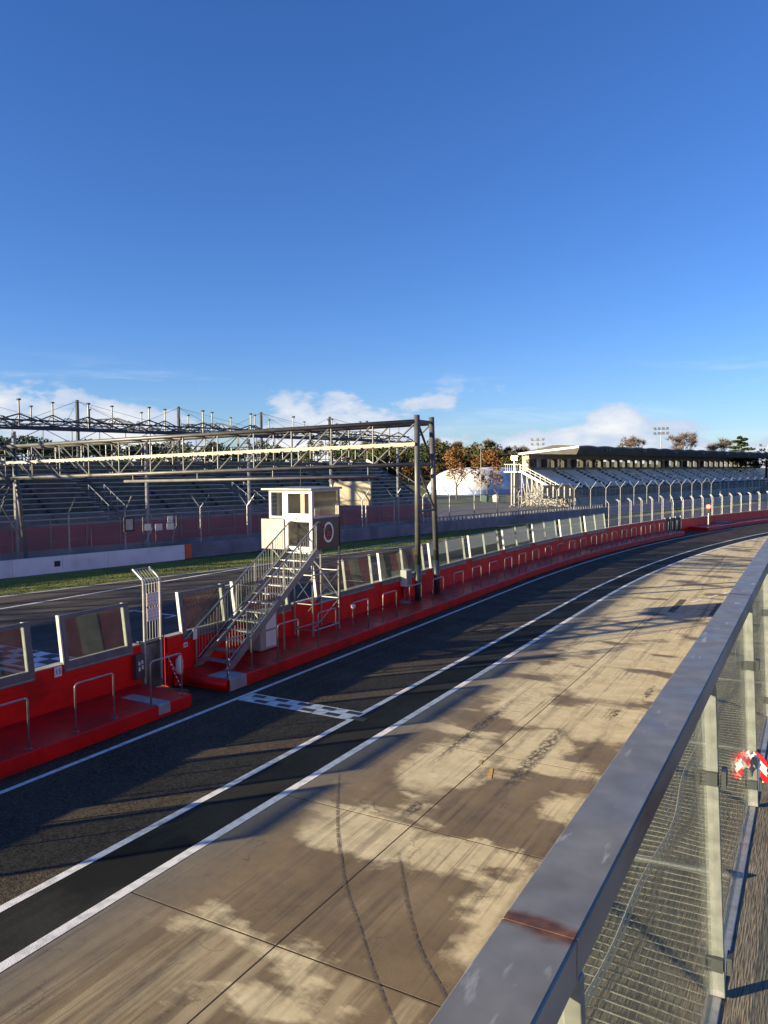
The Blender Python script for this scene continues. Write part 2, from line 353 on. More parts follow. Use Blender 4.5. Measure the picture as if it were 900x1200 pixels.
def chip(m, col, sc=5.0, lo=.63, hi=.66, streak=(1, 1, 1)):      # worn spots where the coat is gone or dirty
    t = m.node_tree; p = t.nodes['Principled BSDF']; src = p.inputs['Base Color'].links[0].from_socket
    g_ = t.nodes.new('ShaderNodeNewGeometry'); mp = t.nodes.new('ShaderNodeMapping'); mp.inputs['Scale'].default_value = streak; t.links.new(g_.outputs['Position'], mp.inputs[0])
    n = t.nodes.new('ShaderNodeTexNoise'); n.inputs['Scale'].default_value = sc; n.inputs['Detail'].default_value = 10; n.inputs['Roughness'].default_value = .7; t.links.new(mp.outputs[0], n.inputs['Vector'])
    r = t.nodes.new('ShaderNodeMapRange'); r.inputs[1].default_value = lo; r.inputs[2].default_value = hi; t.links.new(n.outputs[0], r.inputs[0])
    x = t.nodes.new('ShaderNodeMix'); x.data_type = 'RGBA'; x.inputs[7].default_value = (*col, 1); t.links.new(r.outputs[0], x.inputs[0]); t.links.new(src, x.inputs[6]); t.links.new(x.outputs[2], p.inputs['Base Color']); return m
RED = mat('red_paint', (.78, .005, .007), (.64, .004, .006), 1.3, .42, 0, .12, 30, c3=(.48, .005, .006), scale3=1.1, rvar=.1, spec=.3)
REDT = mat('red_platform_paint', (.64, .006, .008), (.48, .005, .007), 1.1, .42, 0, .2, 25, c3=(.33, .010, .010), scale3=.9, rvar=.14, spec=.3)
chip(RED, (.10, .02, .02), 2.6, .60, .72, (1, 1, .5)); chip(RED, (.30, .27, .25), 7.5, .685, .70)
chip(REDT, (.10, .025, .022), 1.8, .56, .72, (2, .4, 1)); chip(REDT, (.32, .22, .2), 6.0, .665, .69, (1, .6, 1))
GREYP = mat('grey_paint', (.30, .32, .34), (.22, .24, .26), 3, .55)
WHITEP = mat('white_line_paint', (.72, .72, .70), (.44, .44, .43), 5, .6, lo=.3, hi=.55, bump=.2, bscale=60)
BLACKP = mat('black_line_paint', (.03, .03, .032), (.05, .05, .05), 6, .6)
STEEL = mat('galvanised_steel', (.37, .375, .365), (.27, .275, .27), 6, .42, .65, rvar=.1)
STEELD = mat('dark_grey_steel', (.10, .105, .11), (.07, .075, .08), 3, .45, .4)
STEELM = mat('mid_grey_steel', (.26, .27, .27), (.19, .2, .2), 3, .45, .5)
GANT = mat('gantry_paint', (.10, .102, .10), (.065, .067, .066), 2, .45, .2)
GBAR = mat('gantry_lattice_paint', (.15, .152, .148), (.10, .102, .10), 2, .5, .2)
CREAM = mat('cream_beam_paint', (.42, .385, .30), (.33, .30, .24), 1.5, .55)
ALU = mat('white_aluminium', (.74, .74, .71), (.62, .62, .6), 3, .4)
FRAME = mat('screen_frame_grey', (.14, .138, .145), (.095, .094, .10), 3, .5, .2)
POSTW = mat('screen_post_aluminium', (.52, .53, .50), (.40, .41, .39), 4, .38, .3)
CONC = mat('concrete', (.34, .33, .30), (.22, .215, .2), 2, .85, 0, .3, 25, c3=(.15, .145, .135), scale3=.7)
CONCW = mat('white_painted_concrete', (.86, .83, .77), (.78, .75, .70), 1.2, .7, 0, .15, 20, c3=(.66, .64, .6), scale3=.6)
BELT = mat('grey_belt_wall', (.23, .245, .26), (.17, .18, .195), 1.1, .65, c3=(.13, .14, .15), scale3=.4)
ORANGE = mat('orange_paint', (.75, .16, .03), (.6, .11, .02), 3, .55)
BLACK = mat('black_plastic', (.018, .018, .02), (.03, .03, .03), 4, .5)
BROWN = mat('dark_brown_panel', (.040, .022, .022), (.028, .016, .016), 2, .45)
PANELW = mat('off_white_panel', (.36, .345, .30), (.30, .285, .25), 2, .6)
WHITE = mat('white_enamel', (.78, .78, .75), (.66, .66, .63), 2, .4)
BEIGE = mat('beige_blind', (.62, .52, .42), (.5, .42, .34), 3, .8)
GRASS = mat('mown_grass', (.19, .21, .026), (.125, .150, .018), .9, .9, 0, .8, 18, stretch=(1, 1, 1), c3=(.12, .12, .04), scale3=.35)
FIELD = mat('rough_field', (.10, .125, .04), (.06, .075, .028), .12, .9, 0, .5, 3)
ASPH = road_mat('pit_lane_asphalt', (.046, .037, .026), (.022, .018, .013), .62, .35)
ASPHD = road_mat('smooth_dark_asphalt', (.030, .030, .026), (.016, .017, .015), .1, .6, (.009, .010, .010))
TRACK = road_mat('race_track_asphalt', (.080, .069, .058), (.05, .044, .038), .3, .5)
ROADF = road_mat('service_road_asphalt', (.13, .125, .12), (.09, .088, .085), .3, .3)
SLAB = slab_mat()
GROUT = mat('joint_dirt', (.018, .015, .011), (.03, .025, .02), 8, .9)
PANE = glass('screen_glass', (.66, .70, .66), (.40, .42, .38), .07, 1.42)
WPANE = glass('cabin_glass', (.90, .92, .90), (.4, .4, .4), .02, 1.45)
RPANE = glass('railing_glass', (.90, .935, .90), (.45, .46, .40), .03)
WIRE = wiremesh('far_chain_link', (.35, .36, .36), .06, .0065)
WIREW = wiremesh('pale_welded_mesh', (.62, .63, .6), .05, .0075, False)
STANDG = mat('stand_teal_steel', (.115, .135, .115), (.06, .075, .065), 1.5, .55, .2)
SEATL = mat('weathered_bench', (.42, .45, .44), (.26, .285, .28), 1.2, .5)
REDB = mat('dark_red_banner', (.28, .016, .028), (.20, .012, .022), .8, .6, c3=(.15, .012, .02), scale3=.35)
SEATW = mat('white_seat_plastic', (.62, .64, .68), (.5, .52, .56), .6, .45)
ROOFD = mat('dark_roof_lining', (.075, .072, .07), (.05, .05, .048), .7, .8)
ROOFG = mat('grey_roof_edge', (.40, .39, .37), (.3, .29, .28), .7, .7)
BARK = mat('bark', (.12, .095, .07), (.07, .055, .04), 3, .9)

# ------------------------------------------------------------------ ground, race track, pit lane
g = MB(); N = 40
g.add([(-3000, -3000, -.08), (3000, -3000, -.08), (3000, 3000, -.08), (-3000, 3000, -.08)], [(0, 1, 2, 3)])
g.build('ground', FIELD, kind='structure')
ys = frange(-60, 215, 2.5)
def verge(y): return far(y, 6.4 - max(0, min(1, (y - 40) / 60)) * 2.6)
def wallx(y):   # pit wall centre as a function of Y
    if y <= S0: return -15.86
    r = XC + 15.86; return XC - math.sqrt(max(0, r * r - (y - S0) ** 2))
sheet(ys, lambda y: verge(y), lambda y: (wallx(y), y), 0.0).build('race_track', TRACK, kind='structure')
sheet(ys, lambda y: far(y, .2), lambda y: verge(y), -.004).build('grass_verge', GRASS, kind='structure')
# uneven blades on the verge so that it does not read as a flat sheet
gm = MB()
for _ in range(26000):
    y = rng.uniform(18, 90) if rng.random() < .8 else rng.uniform(90, 150)
    a = Vector((*far(y, .45), 0)); b = Vector((*verge(y), 0)); p = a.lerp(b, rng.random() ** .9)
    h = rng.uniform(.02, .06); t = rng.uniform(0, 6.3); wd = rng.uniform(.02, .05)
    d = Vector((math.cos(t), math.sin(t), 0)) * wd; ln = Vector((rng.uniform(-.05, .05), rng.uniform(-.05, .05), h))
    gm.add([p - d, p + d, p + ln], [(0, 1, 2)])
gb = gm.build('grass', GRASS, kind='stuff'); tag(gb, 'short mown grass along the grey and white trackside barrier', 'grass')
# kerb slab between grass and track
sheet(ys, lambda y: verge(y), lambda y: tuple(Vector(verge(y)) + Vector((.32, 0))), .006).build('track_edge_line', mat('edge_concrete', (.42, .41, .4), (.3, .3, .29), 2, .8), kind='structure')
ln = MB()
sheet(frange(-10, 62, 3), lambda y: (-32.05 + .026 * y, y), lambda y: (-31.85 + .026 * y, y), .005).build('track_line', WHITEP, kind='structure')
# grid slots and the chequered line across the track
for i, (x, y) in enumerate(((-24.5, 23.5), (-20.3, 27.5), (-25.8, 31.5), (-21.0, 35.5))):
    mb = MB().box((x, y, .004), (2.4, .12, .004)); mb.box((x - 1.26, y - .3, .004), (.12, .6, .004)); mb.box((x + 1.26, y - .3, .004), (.12, .6, .004))
    mb.build('grid_slot_marking', WHITEP, kind='structure')
mb = MB().box((-24.2, 15.75, .003), (16.2, 1.7, .004))
for r_ in range(3):
    for k in range(28):
        if (k + r_) % 2: continue
        mb.box((-32.0 + k * .57, 15.35 + r_ * .5 - .05, .0045), (.57, .5, .006), mi=1)
mb.box((-24.2, 14.55, .004), (16.2, .22, .004))
mb.build('track_finish_line', [WHITEP, BLACKP], kind='structure')

ls = frange(-14, 190, 1.6)
def wid(s): return max(0, s - S0) * .016
sheet(ls, lambda s: lane(s, -15.86), lambda s: lane(s, -9.6 + wid(s)), 0.0).build('pit_lane', ASPH, kind='structure')
sheet(ls, lambda s: lane(s, -9.6 + wid(s)), lambda s: lane(s, -8.46 + wid(s)), 0.0).build('lane_separator_strip', ASPHD, kind='structure')
def lline(name, x, wd, s0, s1, wf=lambda s: 0):
    sheet(frange(s0, s1, 1.6), lambda s: lane(s, x - wd / 2 + wf(s)), lambda s: lane(s, x + wd / 2 + wf(s)), .005).build(name, WHITEP, kind='structure')
lline('lane_edge_line', -13.25, .13, -14, 190)
lline('fast_lane_line', -9.68, .15, -14, 190, wid)
lline('box_lane_line', -8.52, .17, -14, 190, wid)
mb = MB().box((-11.45, 15.78, .006), (3.42, .66, .004))
for k in range(5):
    mb.box((-12.83 + k * .74, 15.95, .0075), (.40, .19, .005), mi=1); mb.box((-12.50 + k * .74, 15.62, .0075), (.40, .19, .005), mi=1)
mb.build('pit_finish_line', [WHITEP, BLACKP], kind='structure')

# concrete apron in front of the garages: slabs with open joints
ap = sheet(frange(-14, 190, 2), lambda s: lane(s, -8.46 + wid(s)), lambda s: lane(s, 1.2), -.003).build('apron', GROUT, kind='structure')
xs = [-8.455, -5.85, -2.25, 1.2]
for r_ in range(-3, 15):
    sa, sb = 7.52 + 3.73 * r_, 7.52 + 3.73 * (r_ + 1)
    for k in range(3):
        xa, xb = xs[k] + (.011 if k else 0), xs[k + 1] - .011
        dz = 0.0; ss = frange(sa + .016, sb - .016, 1.9); q = MB(); wf = (lambda s: wid(s)) if k == 0 else (lambda s: 0)
        n = len(ss); b = .002
        prof = [(0, -.08), (0, dz - .01), (b, dz), (None, dz), (None, dz - .01), (None, -.08)]
        vs = []; fs = []
        for s_ in ss:
            A = xa + wf(s_)
            for off, z in ((A, -.08), (A, dz - .004), (A + b, dz), (xb - b, dz), (xb, dz - .004), (xb, -.08)): vs.append((*lane(s_, off), z))
        for i in range(n - 1):
            for j in range(5): fs.append((i * 6 + j, i * 6 + j + 1, i * 6 + j + 7, i * 6 + j + 6))
        fs += [tuple(range(6)), tuple((n - 1) * 6 + j for j in range(6))]
        q.add(vs, fs).build('slab', SLAB, ap)
sheet(frange(7.52 + 3.73 * 15, 190, 2), lambda s: lane(s, -8.455 + wid(s)), lambda s: lane(s, 1.2), -.001).build('far_slabs', SLAB, ap)
# skid arcs and small painted marks
RUB = mat('rubber_mark', (.075, .066, .055), (.13, .11, .085), 9, .7, lo=.4, hi=.7)
def film(m):
    t = m.node_tree; p = t.nodes['Principled BSDF']; g_ = t.nodes.new('ShaderNodeNewGeometry'); n_ = t.nodes.new('ShaderNodeTexNoise'); n_.inputs['Scale'].default_value = 14; n_.inputs['Detail'].default_value = 6
    t.links.new(g_.outputs['Position'], n_.inputs['Vector']); r_ = t.nodes.new('ShaderNodeMapRange'); r_.inputs[1].default_value = .35; r_.inputs[2].default_value = .65; r_.inputs[3].default_value = .2; r_.inputs[4].default_value = .85
    t.links.new(n_.outputs[0], r_.inputs[0]); t.links.new(r_.outputs[0], p.inputs['Alpha'])
film(RUB)
def ribbon(name, pts, wd, m, z=.006):
    mb = MB(); P_ = [Vector((*p, z)) for p in pts]; Q = []
    for i in range(len(P_) - 1):
        p0 = P_[max(0, i - 1)]; p1 = P_[i]; p2 = P_[i + 1]; p3 = P_[min(len(P_) - 1, i + 2)]
        for k in range(6):
            t = k / 6; Q.append(.5 * ((2 * p1) + (p2 - p0) * t + (2 * p0 - 5 * p1 + 4 * p2 - p3) * t * t + (3 * p1 - p0 - 3 * p2 + p3) * t ** 3))
    Q.append(P_[-1]); vs = []
    for i, p in enumerate(Q):
        t = (Q[min(i + 1, len(Q) - 1)] - Q[max(i - 1, 0)]).normalized(); nrm = Vector((-t.y, t.x, 0)); ww = wd * (.35 + .65 * min(1, i / 5, (len(Q) - 1 - i) / 5)) * rng.uniform(.8, 1.15)
        vs += [p - nrm * ww / 2, p + nrm * ww / 2]
    mb.add(vs, [(2 * i, 2 * i + 1, 2 * i + 3, 2 * i + 2) for i in range(len(Q) - 1)]); return mb.build(name, m, ap)
ribbon('skid_mark', [(-8.3, 12.81), (-7.09, 10.87), (-5.95, 9.28), (-5.22, 8.46), (-4.4, 7.54), (-3.7, 6.85)], .045, RUB)
ribbon('skid_mark', [(-5.6, 10.33), (-4.94, 9.31), (-4.25, 8.36), (-3.61, 7.72), (-3.1, 7.2)], .05, RUB)
YEL = mat('worn_yellow_paint', (.62, .38, .05), (.4, .26, .08), 9, .6)
for x, y, a, l in ((-5.5, 14.0, .3, .5), (-5.9, 14.45, .3, .25), (-4.7, 34.2, 0, 1.6)):
    MB().box((x, y, .004), (.07, l, .003), a).build('yellow_mark', YEL, ap)
for x, y, l in ((-4.6, 37.2, .9), (-4.1, 38.8, .9), (-3.6, 40.4, .9)):
    MB().box((x, y, .004), (.14, l, .003), -.3).build('white_dash', WHITEP, ap)
for x, y, wd, l in ((-5.2, 35.4, .28, 3.6), (-3.6, 35.0, .26, 3.4)):
    MB().box((x, y, .004), (wd, l, .003)).build('rubber_patch', RUB, ap)

# ------------------------------------------------------------------ garages and the terrace the photographer stands on
tb = thing('garage_building', 'low pit garage building with red doors and white pillars below the glazed terrace', 'building', (.4, 0, 0))
def bpart(name, mb, m): 
    o = mb.build(name, m, tb); o.matrix_parent_inverse = Matrix.Translation((-.4, 0, 0)); return o
GW = mat('garage_white', (.27, .28, .25), (.21, .22, .20), 1.5, .6); GR = mat('garage_red_door', (.26, .065, .058), (.20, .05, .045), .7, .5)
for k in range(-3, 14):
    s = -2 + k * 5.6
    bpart('pillar', sweep([(.25, 0.0), (.9, 0.0), (.9, 3.95), (.25, 3.95)], [s - .45, s + .45], lane), GW)
    bpart('garage_door', sweep([(.7, 0.0), (.8, 0.0), (.8, 3.2), (.7, 3.2)], frange(s + .452, s + 5.148, 2.4), lane), GR)
    bpart('lintel', sweep([(.5, 3.2), (.88, 3.2), (.88, 3.95), (.5, 3.95)], frange(s + .452, s + 5.148, 2.4), lane), GW)
bpart('wall', sweep([(.9, 0.0), (3.6, 0.0), (3.6, 3.95), (.9, 3.95)], frange(-18, 78, 2.5), lane), GW)
# terrace
TF = bpy.data.materials.new('brushed_terrace_concrete'); TF.use_nodes = True
def terr():
    t = TF.node_tree; p = t.nodes['Principled BSDF']; p.inputs['Roughness'].default_value = .85
    g = t.nodes.new('ShaderNodeNewGeometry')
    mp = t.nodes.new('ShaderNodeMapping'); mp.inputs['Scale'].default_value = (1, .06, 1); t.links.new(g.outputs['Position'], mp.inputs[0])
    n = t.nodes.new('ShaderNodeTexNoise'); n.inputs['Scale'].default_value = 210; n.inputs['Detail'].default_value = 4; t.links.new(mp.outputs[0], n.inputs['Vector'])
    n2 = t.nodes.new('ShaderNodeTexNoise'); n2.inputs['Scale'].default_value = 3; n2.inputs['Detail'].default_value = 8; t.links.new(g.outputs['Position'], n2.inputs['Vector'])
    r = t.nodes.new('ShaderNodeValToRGB'); r.color_ramp.elements[0].position = .35; r.color_ramp.elements[1].position = .68
    r.color_ramp.elements[0].color = (.085, .07, .048, 1); r.color_ramp.elements[1].color = (.30, .255, .18, 1); t.links.new(n.outputs[0], r.inputs[0])
    mx = t.nodes.new('ShaderNodeMix'); mx.data_type = 'RGBA'; mx.blend_type = 'MULTIPLY'; mx.inputs[0].default_value = .7
    r2 = t.nodes.new('ShaderNodeValToRGB'); r2.color_ramp.elements[0].position = .3; r2.color_ramp.elements[1].position = .7; r2.color_ramp.elements[0].color = (.5, .5, .5, 1); t.links.new(n2.outputs[0], r2.inputs[0])
    t.links.new(r.outputs[0], mx.inputs[6]); t.links.new(r2.outputs[0], mx.inputs[7]); t.links.new(mx.outputs[2], p.inputs['Base Color'])
    b = t.nodes.new('ShaderNodeBump'); b.inputs['Strength'].default_value = .8; b.inputs['Distance'].default_value = .006; t.links.new(n.outputs[0], b.inputs['Height']); t.links.new(b.outputs[0], p.inputs['Normal'])
terr()
ZF = 4.30
MB().box((1.7, 22, ZF - .15), (3.86, 80, .3)).build('terrace_floor', TF, kind='structure')
led = thing('roof_ledge', 'concrete ledge covered with wire netting outside the terrace glass', 'ledge', (-.54, 12, 3.95))
def lpart(name, mb, m, **k):
    o = mb.build(name, m, led, **k); o.matrix_parent_inverse = Matrix.Translation((.54, -12, -3.95)); return o
lpart('ledge_slab', MB().box((-.555, 22, 4.115), (.63, 80, .25)), TF)
NET = mat('netting_wire', (.46, .45, .38), (.34, .33, .28), 12, .45, .5)
nm = MB(); yy = 1.2
while yy < 14:
    z0 = ZF - .035
    pts = [(x, yy + .006 * math.sin(9 * x), z0 + .012 * math.sin(5 * yy + 7 * x) * .6) for x in np.linspace(-.84, -.285, 5)]
    for a, b in zip(pts[:-1], pts[1:]): nm.bar(a, b, .0035, .0035)
    yy += .052
for x in np.arange(-.83, -.28, .026):
    pts = [(x + .004 * math.sin(3.1 * y), y, ZF - .032 + .008 * math.sin(5 * y)) for y in np.arange(1.2, 14, .4)]
    for a, b in zip(pts[:-1], pts[1:]): nm.bar(a, b, .0018, .0018)
lpart('netting', nm, NET, kind='stuff')
seam = [(-.605 + .022 * math.sin(2.1 * y) + .012 * math.sin(5.3 * y), y, ZF - .015) for y in np.arange(1.0, 14, .12)]
lpart('netting_seam', MB().path(seam, .006, 5).path([(a + .014, b, c - .004) for a, b, c in seam], .005, 5), mat('seam_wire', (.6, .58, .5), (.45, .44, .38), 20, .5, .3))
for y in (1.75, 3.36, 4.97, 6.6, 8.2):
    lpart('cross_rod', MB().tube((-.68, y - .01, ZF + .02), (-.28, y + .02, ZF + .02), .012, 8), STEEL)
# railing, leaning slightly outwards
RAILT = bpy.data.materials.new('weathered_handrail'); RAILT.use_nodes = True
def railmat():
    t = RAILT.node_tree; p = t.nodes['Principled BSDF']; p.inputs['Metallic'].default_value = .55
    g = t.nodes.new('ShaderNodeNewGeometry')
    def nz(sc, de, st=(1, 1, 1)):
        mp = t.nodes.new('ShaderNodeMapping'); mp.inputs['Scale'].default_value = st; t.links.new(g.outputs['Position'], mp.inputs[0])
        n = t.nodes.new('ShaderNodeTexNoise'); n.inputs['Scale'].default_value = sc; n.inputs['Detail'].default_value = de; t.links.new(mp.outputs[0], n.inputs['Vector']); return n.outputs[0]
    def mr(v, a, b, c=0., d=1.):
        n = t.nodes.new('ShaderNodeMapRange'); n.inputs[1].default_value = a; n.inputs[2].default_value = b; n.inputs[3].default_value = c; n.inputs[4].default_value = d; t.links.new(v, n.inputs[0]); return n.outputs[0]
    def mix(f, a, b):
        n = t.nodes.new('ShaderNodeMix'); n.data_type = 'RGBA'; t.links.new(f, n.inputs[0])
        for i, v in ((6, a), (7, b)):
            if isinstance(v, tuple): n.inputs[i].default_value = (*v, 1)
            else: t.links.new(v, n.inputs[i])
        return n.outputs[2]
    c = mix(mr(nz(14, 8), .3, .7), (.155, .15, .14), (.235, .23, .215))
    c = mix(mr(nz(30, 6, (1, .25, 1)), .62, .72, 0, .6), c, (.6, .6, .58))
    sp = t.nodes.new('ShaderNodeSeparateXYZ'); t.links.new(g.outputs['Position'], sp.inputs[0])
    # rust bleeding out of the welded joints every 3.2 m
    q = t.nodes.new('ShaderNodeMath'); q.operation = 'PINGPONG'; q.inputs[1].default_value = 1.6
    a = t.nodes.new('ShaderNodeMath'); a.operation = 'SUBTRACT'; a.inputs[1].default_value = 1.0; t.links.new(sp.outputs[1], a.inputs[0]); t.links.new(a.outputs[0], q.inputs[0])
    wob = t.nodes.new('ShaderNodeMath'); wob.operation = 'MULTIPLY_ADD'; wob.inputs[1].default_value = .05; t.links.new(nz(22, 5), wob.inputs[0]); t.links.new(q.outputs[0], wob.inputs[2])
    c = mix(mr(wob.outputs[0], .056, .036), c, mix_rust(t, nz))
    t.links.new(c, p.inputs['Base Color']); t.links.new(mr(nz(9, 6), .3, .7, .34, .55), p.inputs['Roughness'])
    t.links.new(mr(wob.outputs[0], .036, .06, 0, .22), p.inputs['Metallic'])
def mix_rust(t, nz):
    r = t.nodes.new('ShaderNodeValToRGB'); r.color_ramp.elements[0].position = .35; r.color_ramp.elements[1].position = .65
    r.color_ramp.elements[0].color = (.075, .032, .014, 1); r.color_ramp.elements[1].color = (.17, .075, .034, 1); t.links.new(nz(40, 5), r.inputs[0]); return r.outputs[0]
railmat()
RUSTS = mat('rust_brown_side', (.50, .36, .27), (.34, .23, .165), 6, .6, 0, stretch=(1, .3, 1), c3=(.16, .07, .04), scale3=3)
POSTG = mat('galvanised_post', (.38, .38, .36), (.27, .27, .26), 25, .4, .45, rvar=.1)
rl = thing('glass_railing', 'steel handrail over clear glass panels edging the terrace', 'railing', (-.25, 6, ZF))
def rpart(name, mb, m, parent=None, **k):
    o = mb.build(name, m, parent or rl, **k)
    if not parent: o.matrix_parent_inverse = Matrix.Translation((.25, -6, -ZF))
    return o
ZR = 5.37
for a, b in ((-2.6, .9937), (.9943, 5.7757), (5.7763, 10.57), (10.5706, 15.37), (15.3706, 40)):
    rpart('handrail', MB().box((-.3215, (a + b) / 2, ZR - .028), (.103, b - a, .056)), RAILT, bevel=.0015)
    rpart('handrail_side', MB().box((-.2690, (a + b) / 2, ZR - .030), (.004, b - a - .004, .057)), RUSTS)
def rx(z): return -.232 - .046 * (z - ZF) / 1.07
for k in range(-1, 12):
    y = 1.0 + 1.594 * k
    z0, z1 = ZF + .006, ZR - .057
    p = MB().hexa([(rx(z0) - .024, y - .002, z0), (rx(z0) + .012, y - .002, z0), (rx(z0) + .012, y + .018, z0), (rx(z0) - .024, y + .018, z0)],
                  [(rx(z1) - .024, y - .002, z1), (rx(z1) + .012, y - .002, z1), (rx(z1) + .012, y + .018, z1), (rx(z1) - .024, y + .018, z1)])
    po = rpart('post', p, POSTG, bevel=.002)
    for zc in (ZF + .12, ZF + .72):
        c = MB().box((rx(zc) + .027, y + .012, zc), (.016, .05, .055)); c.box((rx(zc) - .006, y - .016, zc), (.034, .016, .042))
        rpart('glass_clamp', c, STEELD, po)
    ya, yb = y + .03, y + 1.594 - .012; xg = lambda z, d: rx(z) - .016 + d
    z0, z1 = ZF + .035, ZR - .075
    rpart('glass_panel', MB().hexa([(xg(z0, -.005), ya, z0), (xg(z0, .005), ya, z0), (xg(z0, .005), yb, z0), (xg(z0, -.005), yb, z0)],
                                  [(xg(z1, -.005), ya, z1), (xg(z1, .005), ya, z1), (xg(z1, .005), yb, z1), (xg(z1, -.005), yb, z1)]), RPANE)
rpart('base_channel', MB().box((-.252, 18, ZF + .001), (.045, 42, .007)), POSTG, bevel=.003)
# tape knotted round the second post
TAPE = bpy.data.materials.new('red_white_tape'); TAPE.use_nodes = True
def tapem():
    t = TAPE.node_tree; p = t.nodes['Principled BSDF']; p.inputs['Roughness'].default_value = .35
    g = t.nodes.new('ShaderNodeTexCoord'); s = t.nodes.new('ShaderNodeSeparateXYZ'); t.links.new(g.outputs['Object'], s.inputs[0])
    a = t.nodes.new('ShaderNodeMath'); a.operation = 'ADD'; t.links.new(s.outputs[2], a.inputs[0]); t.links.new(s.outputs[0], a.inputs[1])
    m = t.nodes.new('ShaderNodeMath'); m.operation = 'PINGPONG'; m.inputs[1].default_value = .045; t.links.new(a.outputs[0], m.inputs[0])
    q = t.nodes.new('ShaderNodeMath'); q.operation = 'GREATER_THAN'; q.inputs[1].default_value = .0225; t.links.new(m.outputs[0], q.inputs[0])
    mx = t.nodes.new('ShaderNodeMix'); mx.data_type = 'RGBA'; mx.inputs[6].default_value = (.78, .76, .74, 1); mx.inputs[7].default_value = (.62, .015, .02, 1); t.links.new(q.outputs[0], mx.inputs[0]); t.links.new(mx.outputs[2], p.inputs['Base Color'])
tapem()
def tape_mb(pts, wd, tw):
    mb = MB(); vs = []; n = len(pts)
    for i, p in enumerate(pts):
        p = Vector(p); a = tw[0] + (tw[1] - tw[0]) * i / (n - 1); d = Vector((math.cos(a), .35 * math.sin(a), math.sin(a))) * wd / 2
        vs += [p - d, p + d]
    return mb.add(vs, [(2 * i, 2 * i + 1, 2 * i + 3, 2 * i + 2) for i in range(n - 1)])
yt, zt = 1.0 + 1.594 * 2, ZF + .27
tp = thing('barrier_tape', 'red and white barrier tape knotted round a railing post', 'tape', (rx(zt), yt, zt))
tl = MB()
for pts, tw in (([(-.012, -.03, .012), (-.035, -.04, .022), (-.052, -.05, -.015), (-.056, -.05, -.06), (-.062, -.045, -.105)], (.9, -.1)),
                ([(-.012, -.035, .006), (-.028, -.05, -.02), (-.030, -.055, -.055)], (.3, .1)),
                ([(.008, -.03, .012), (.03, -.04, .02), (.048, -.05, -.02), (.046, -.05, -.065), (.056, -.045, -.115)], (-.6, .25))):
    q = []
    for i in range(len(pts) - 1):
        for k in range(4): q.append(Vector(pts[i]).lerp(Vector(pts[i + 1]), k / 4) + Vector((.004 * math.sin(9 * i + 2 * k), .004 * math.cos(5 * i + k), 0)))
    q.append(Vector(pts[-1])); t_ = tape_mb(q, .030, tw); tl.add(t_.v, t_.f)
tl.build('tape_tails', TAPE, tp, smooth=True)
kn = MB(); loop = [(.033 * math.cos(a) - .004, .03 * math.sin(a) + .012, .006 * math.sin(3 * a)) for a in np.linspace(0, 2 * math.pi, 17)]
vs = []
for p in loop: vs += [Vector(p) - Vector((0, 0, .012)), Vector(p) + Vector((0, 0, .012))]
kn.add(vs, [(2 * i, 2 * i + 1, 2 * i + 3, 2 * i + 2) for i in range(16)]); kn.build('tape_loop', TAPE, tp)

# ------------------------------------------------------------------ pit wall and red platform
XW = -15.70
def wall_sec(name, s0, s1, label, ztop=1.38, plinth=True):
    t = thing(name, label, 'wall', (*lane(s0, -15.86), 0)); inv = t.matrix_basis.inverted() if False else Matrix.Translation(Vector(t.location)).inverted()
    k = s0
    while k < s1 - .2:       # cast wall panels
        e = min(k + 4.0, s1)
        if s1 - e < .8: e = s1
        ss = frange(k + .006, e - .006, 2)
        o = sweep([(XW, 0), (XW, ztop - .02), (XW - .02, ztop), (XW - .30, ztop), (XW - .32, ztop - .02), (XW - .32, 0)], ss, lane).build('wall_panel', RED, t); o.matrix_parent_inverse = inv
        o = sweep([(XW - .03, ztop), (XW - .03, ztop + .018), (XW - .29, ztop + .018), (XW - .29, ztop)], ss, lane).build('coping', CONC, t); o.matrix_parent_inverse = inv
        k = e
    for z in (.78, 1.02):
        o = sweep([(XW + .012, z), (XW + .012, z + .03), (XW, z + .03), (XW, z)], frange(s0 + .02, s1 - .02, 2), lane).build('wall_rib', RED, t); o.matrix_parent_inverse = inv
    return t
WALLA = wall_sec('pit_wall', -14, 14.55, 'red pit wall carrying the number plate 15, ending at the grey gate')
WALLB = wall_sec('pit_wall', 15.5, 73.6, 'long red pit wall behind the stair tower and the gantry')
WALLC = wall_sec('pit_wall', 77.6, 128, 'red pit wall beyond the dark gap, topped by white fence panels', 1.15)
def plat(s0, s1, label):
    t = thing('pit_platform', label, 'platform', (*lane(s0, -14.7), 0)); inv = Matrix.Translation(Vector(t.location)).inverted()
    k = s0
    while k < s1 - .1:
        e = min(k + 6, s1)
        if s1 - e < 1: e = s1
        o = sweep([(XW + .002, .0), (-13.84, .0), (-13.84, .09), (-13.80, .10), (-13.80, .32), (-13.83, .35), (XW + .002, .35)], frange(k + .003, e - .003, 2), lane).build('platform_slab', REDT, t); o.matrix_parent_inverse = inv
        k = e
    return t, inv
pa, inva = plat(-14, 14.42, 'red platform with a grey stripe, beside the wall numbered 15')
o = sweep([(-13.796, .1), (-13.796, .322), (-13.828, .354), (-15.1, .354), (-15.1, .35), (-13.83, .345), (-13.81, .32), (-13.81, .1)], [13.3, 13.68], lane).build('grey_stripe', GREYP, pa); o.matrix_parent_inverse = inva
pb, invb = plat(15.88, 73.2, 'long red platform under the stair tower and the gantry legs')
o = sweep([(-13.796, .02), (-13.796, .322), (-13.828, .354), (-14.62, .354), (-14.62, .35), (-13.83, .345), (-13.81, .32), (-13.81, .02)], [15.90, 16.6], lane).build('grey_corner', GREYP, pb); o.matrix_parent_inverse = invb
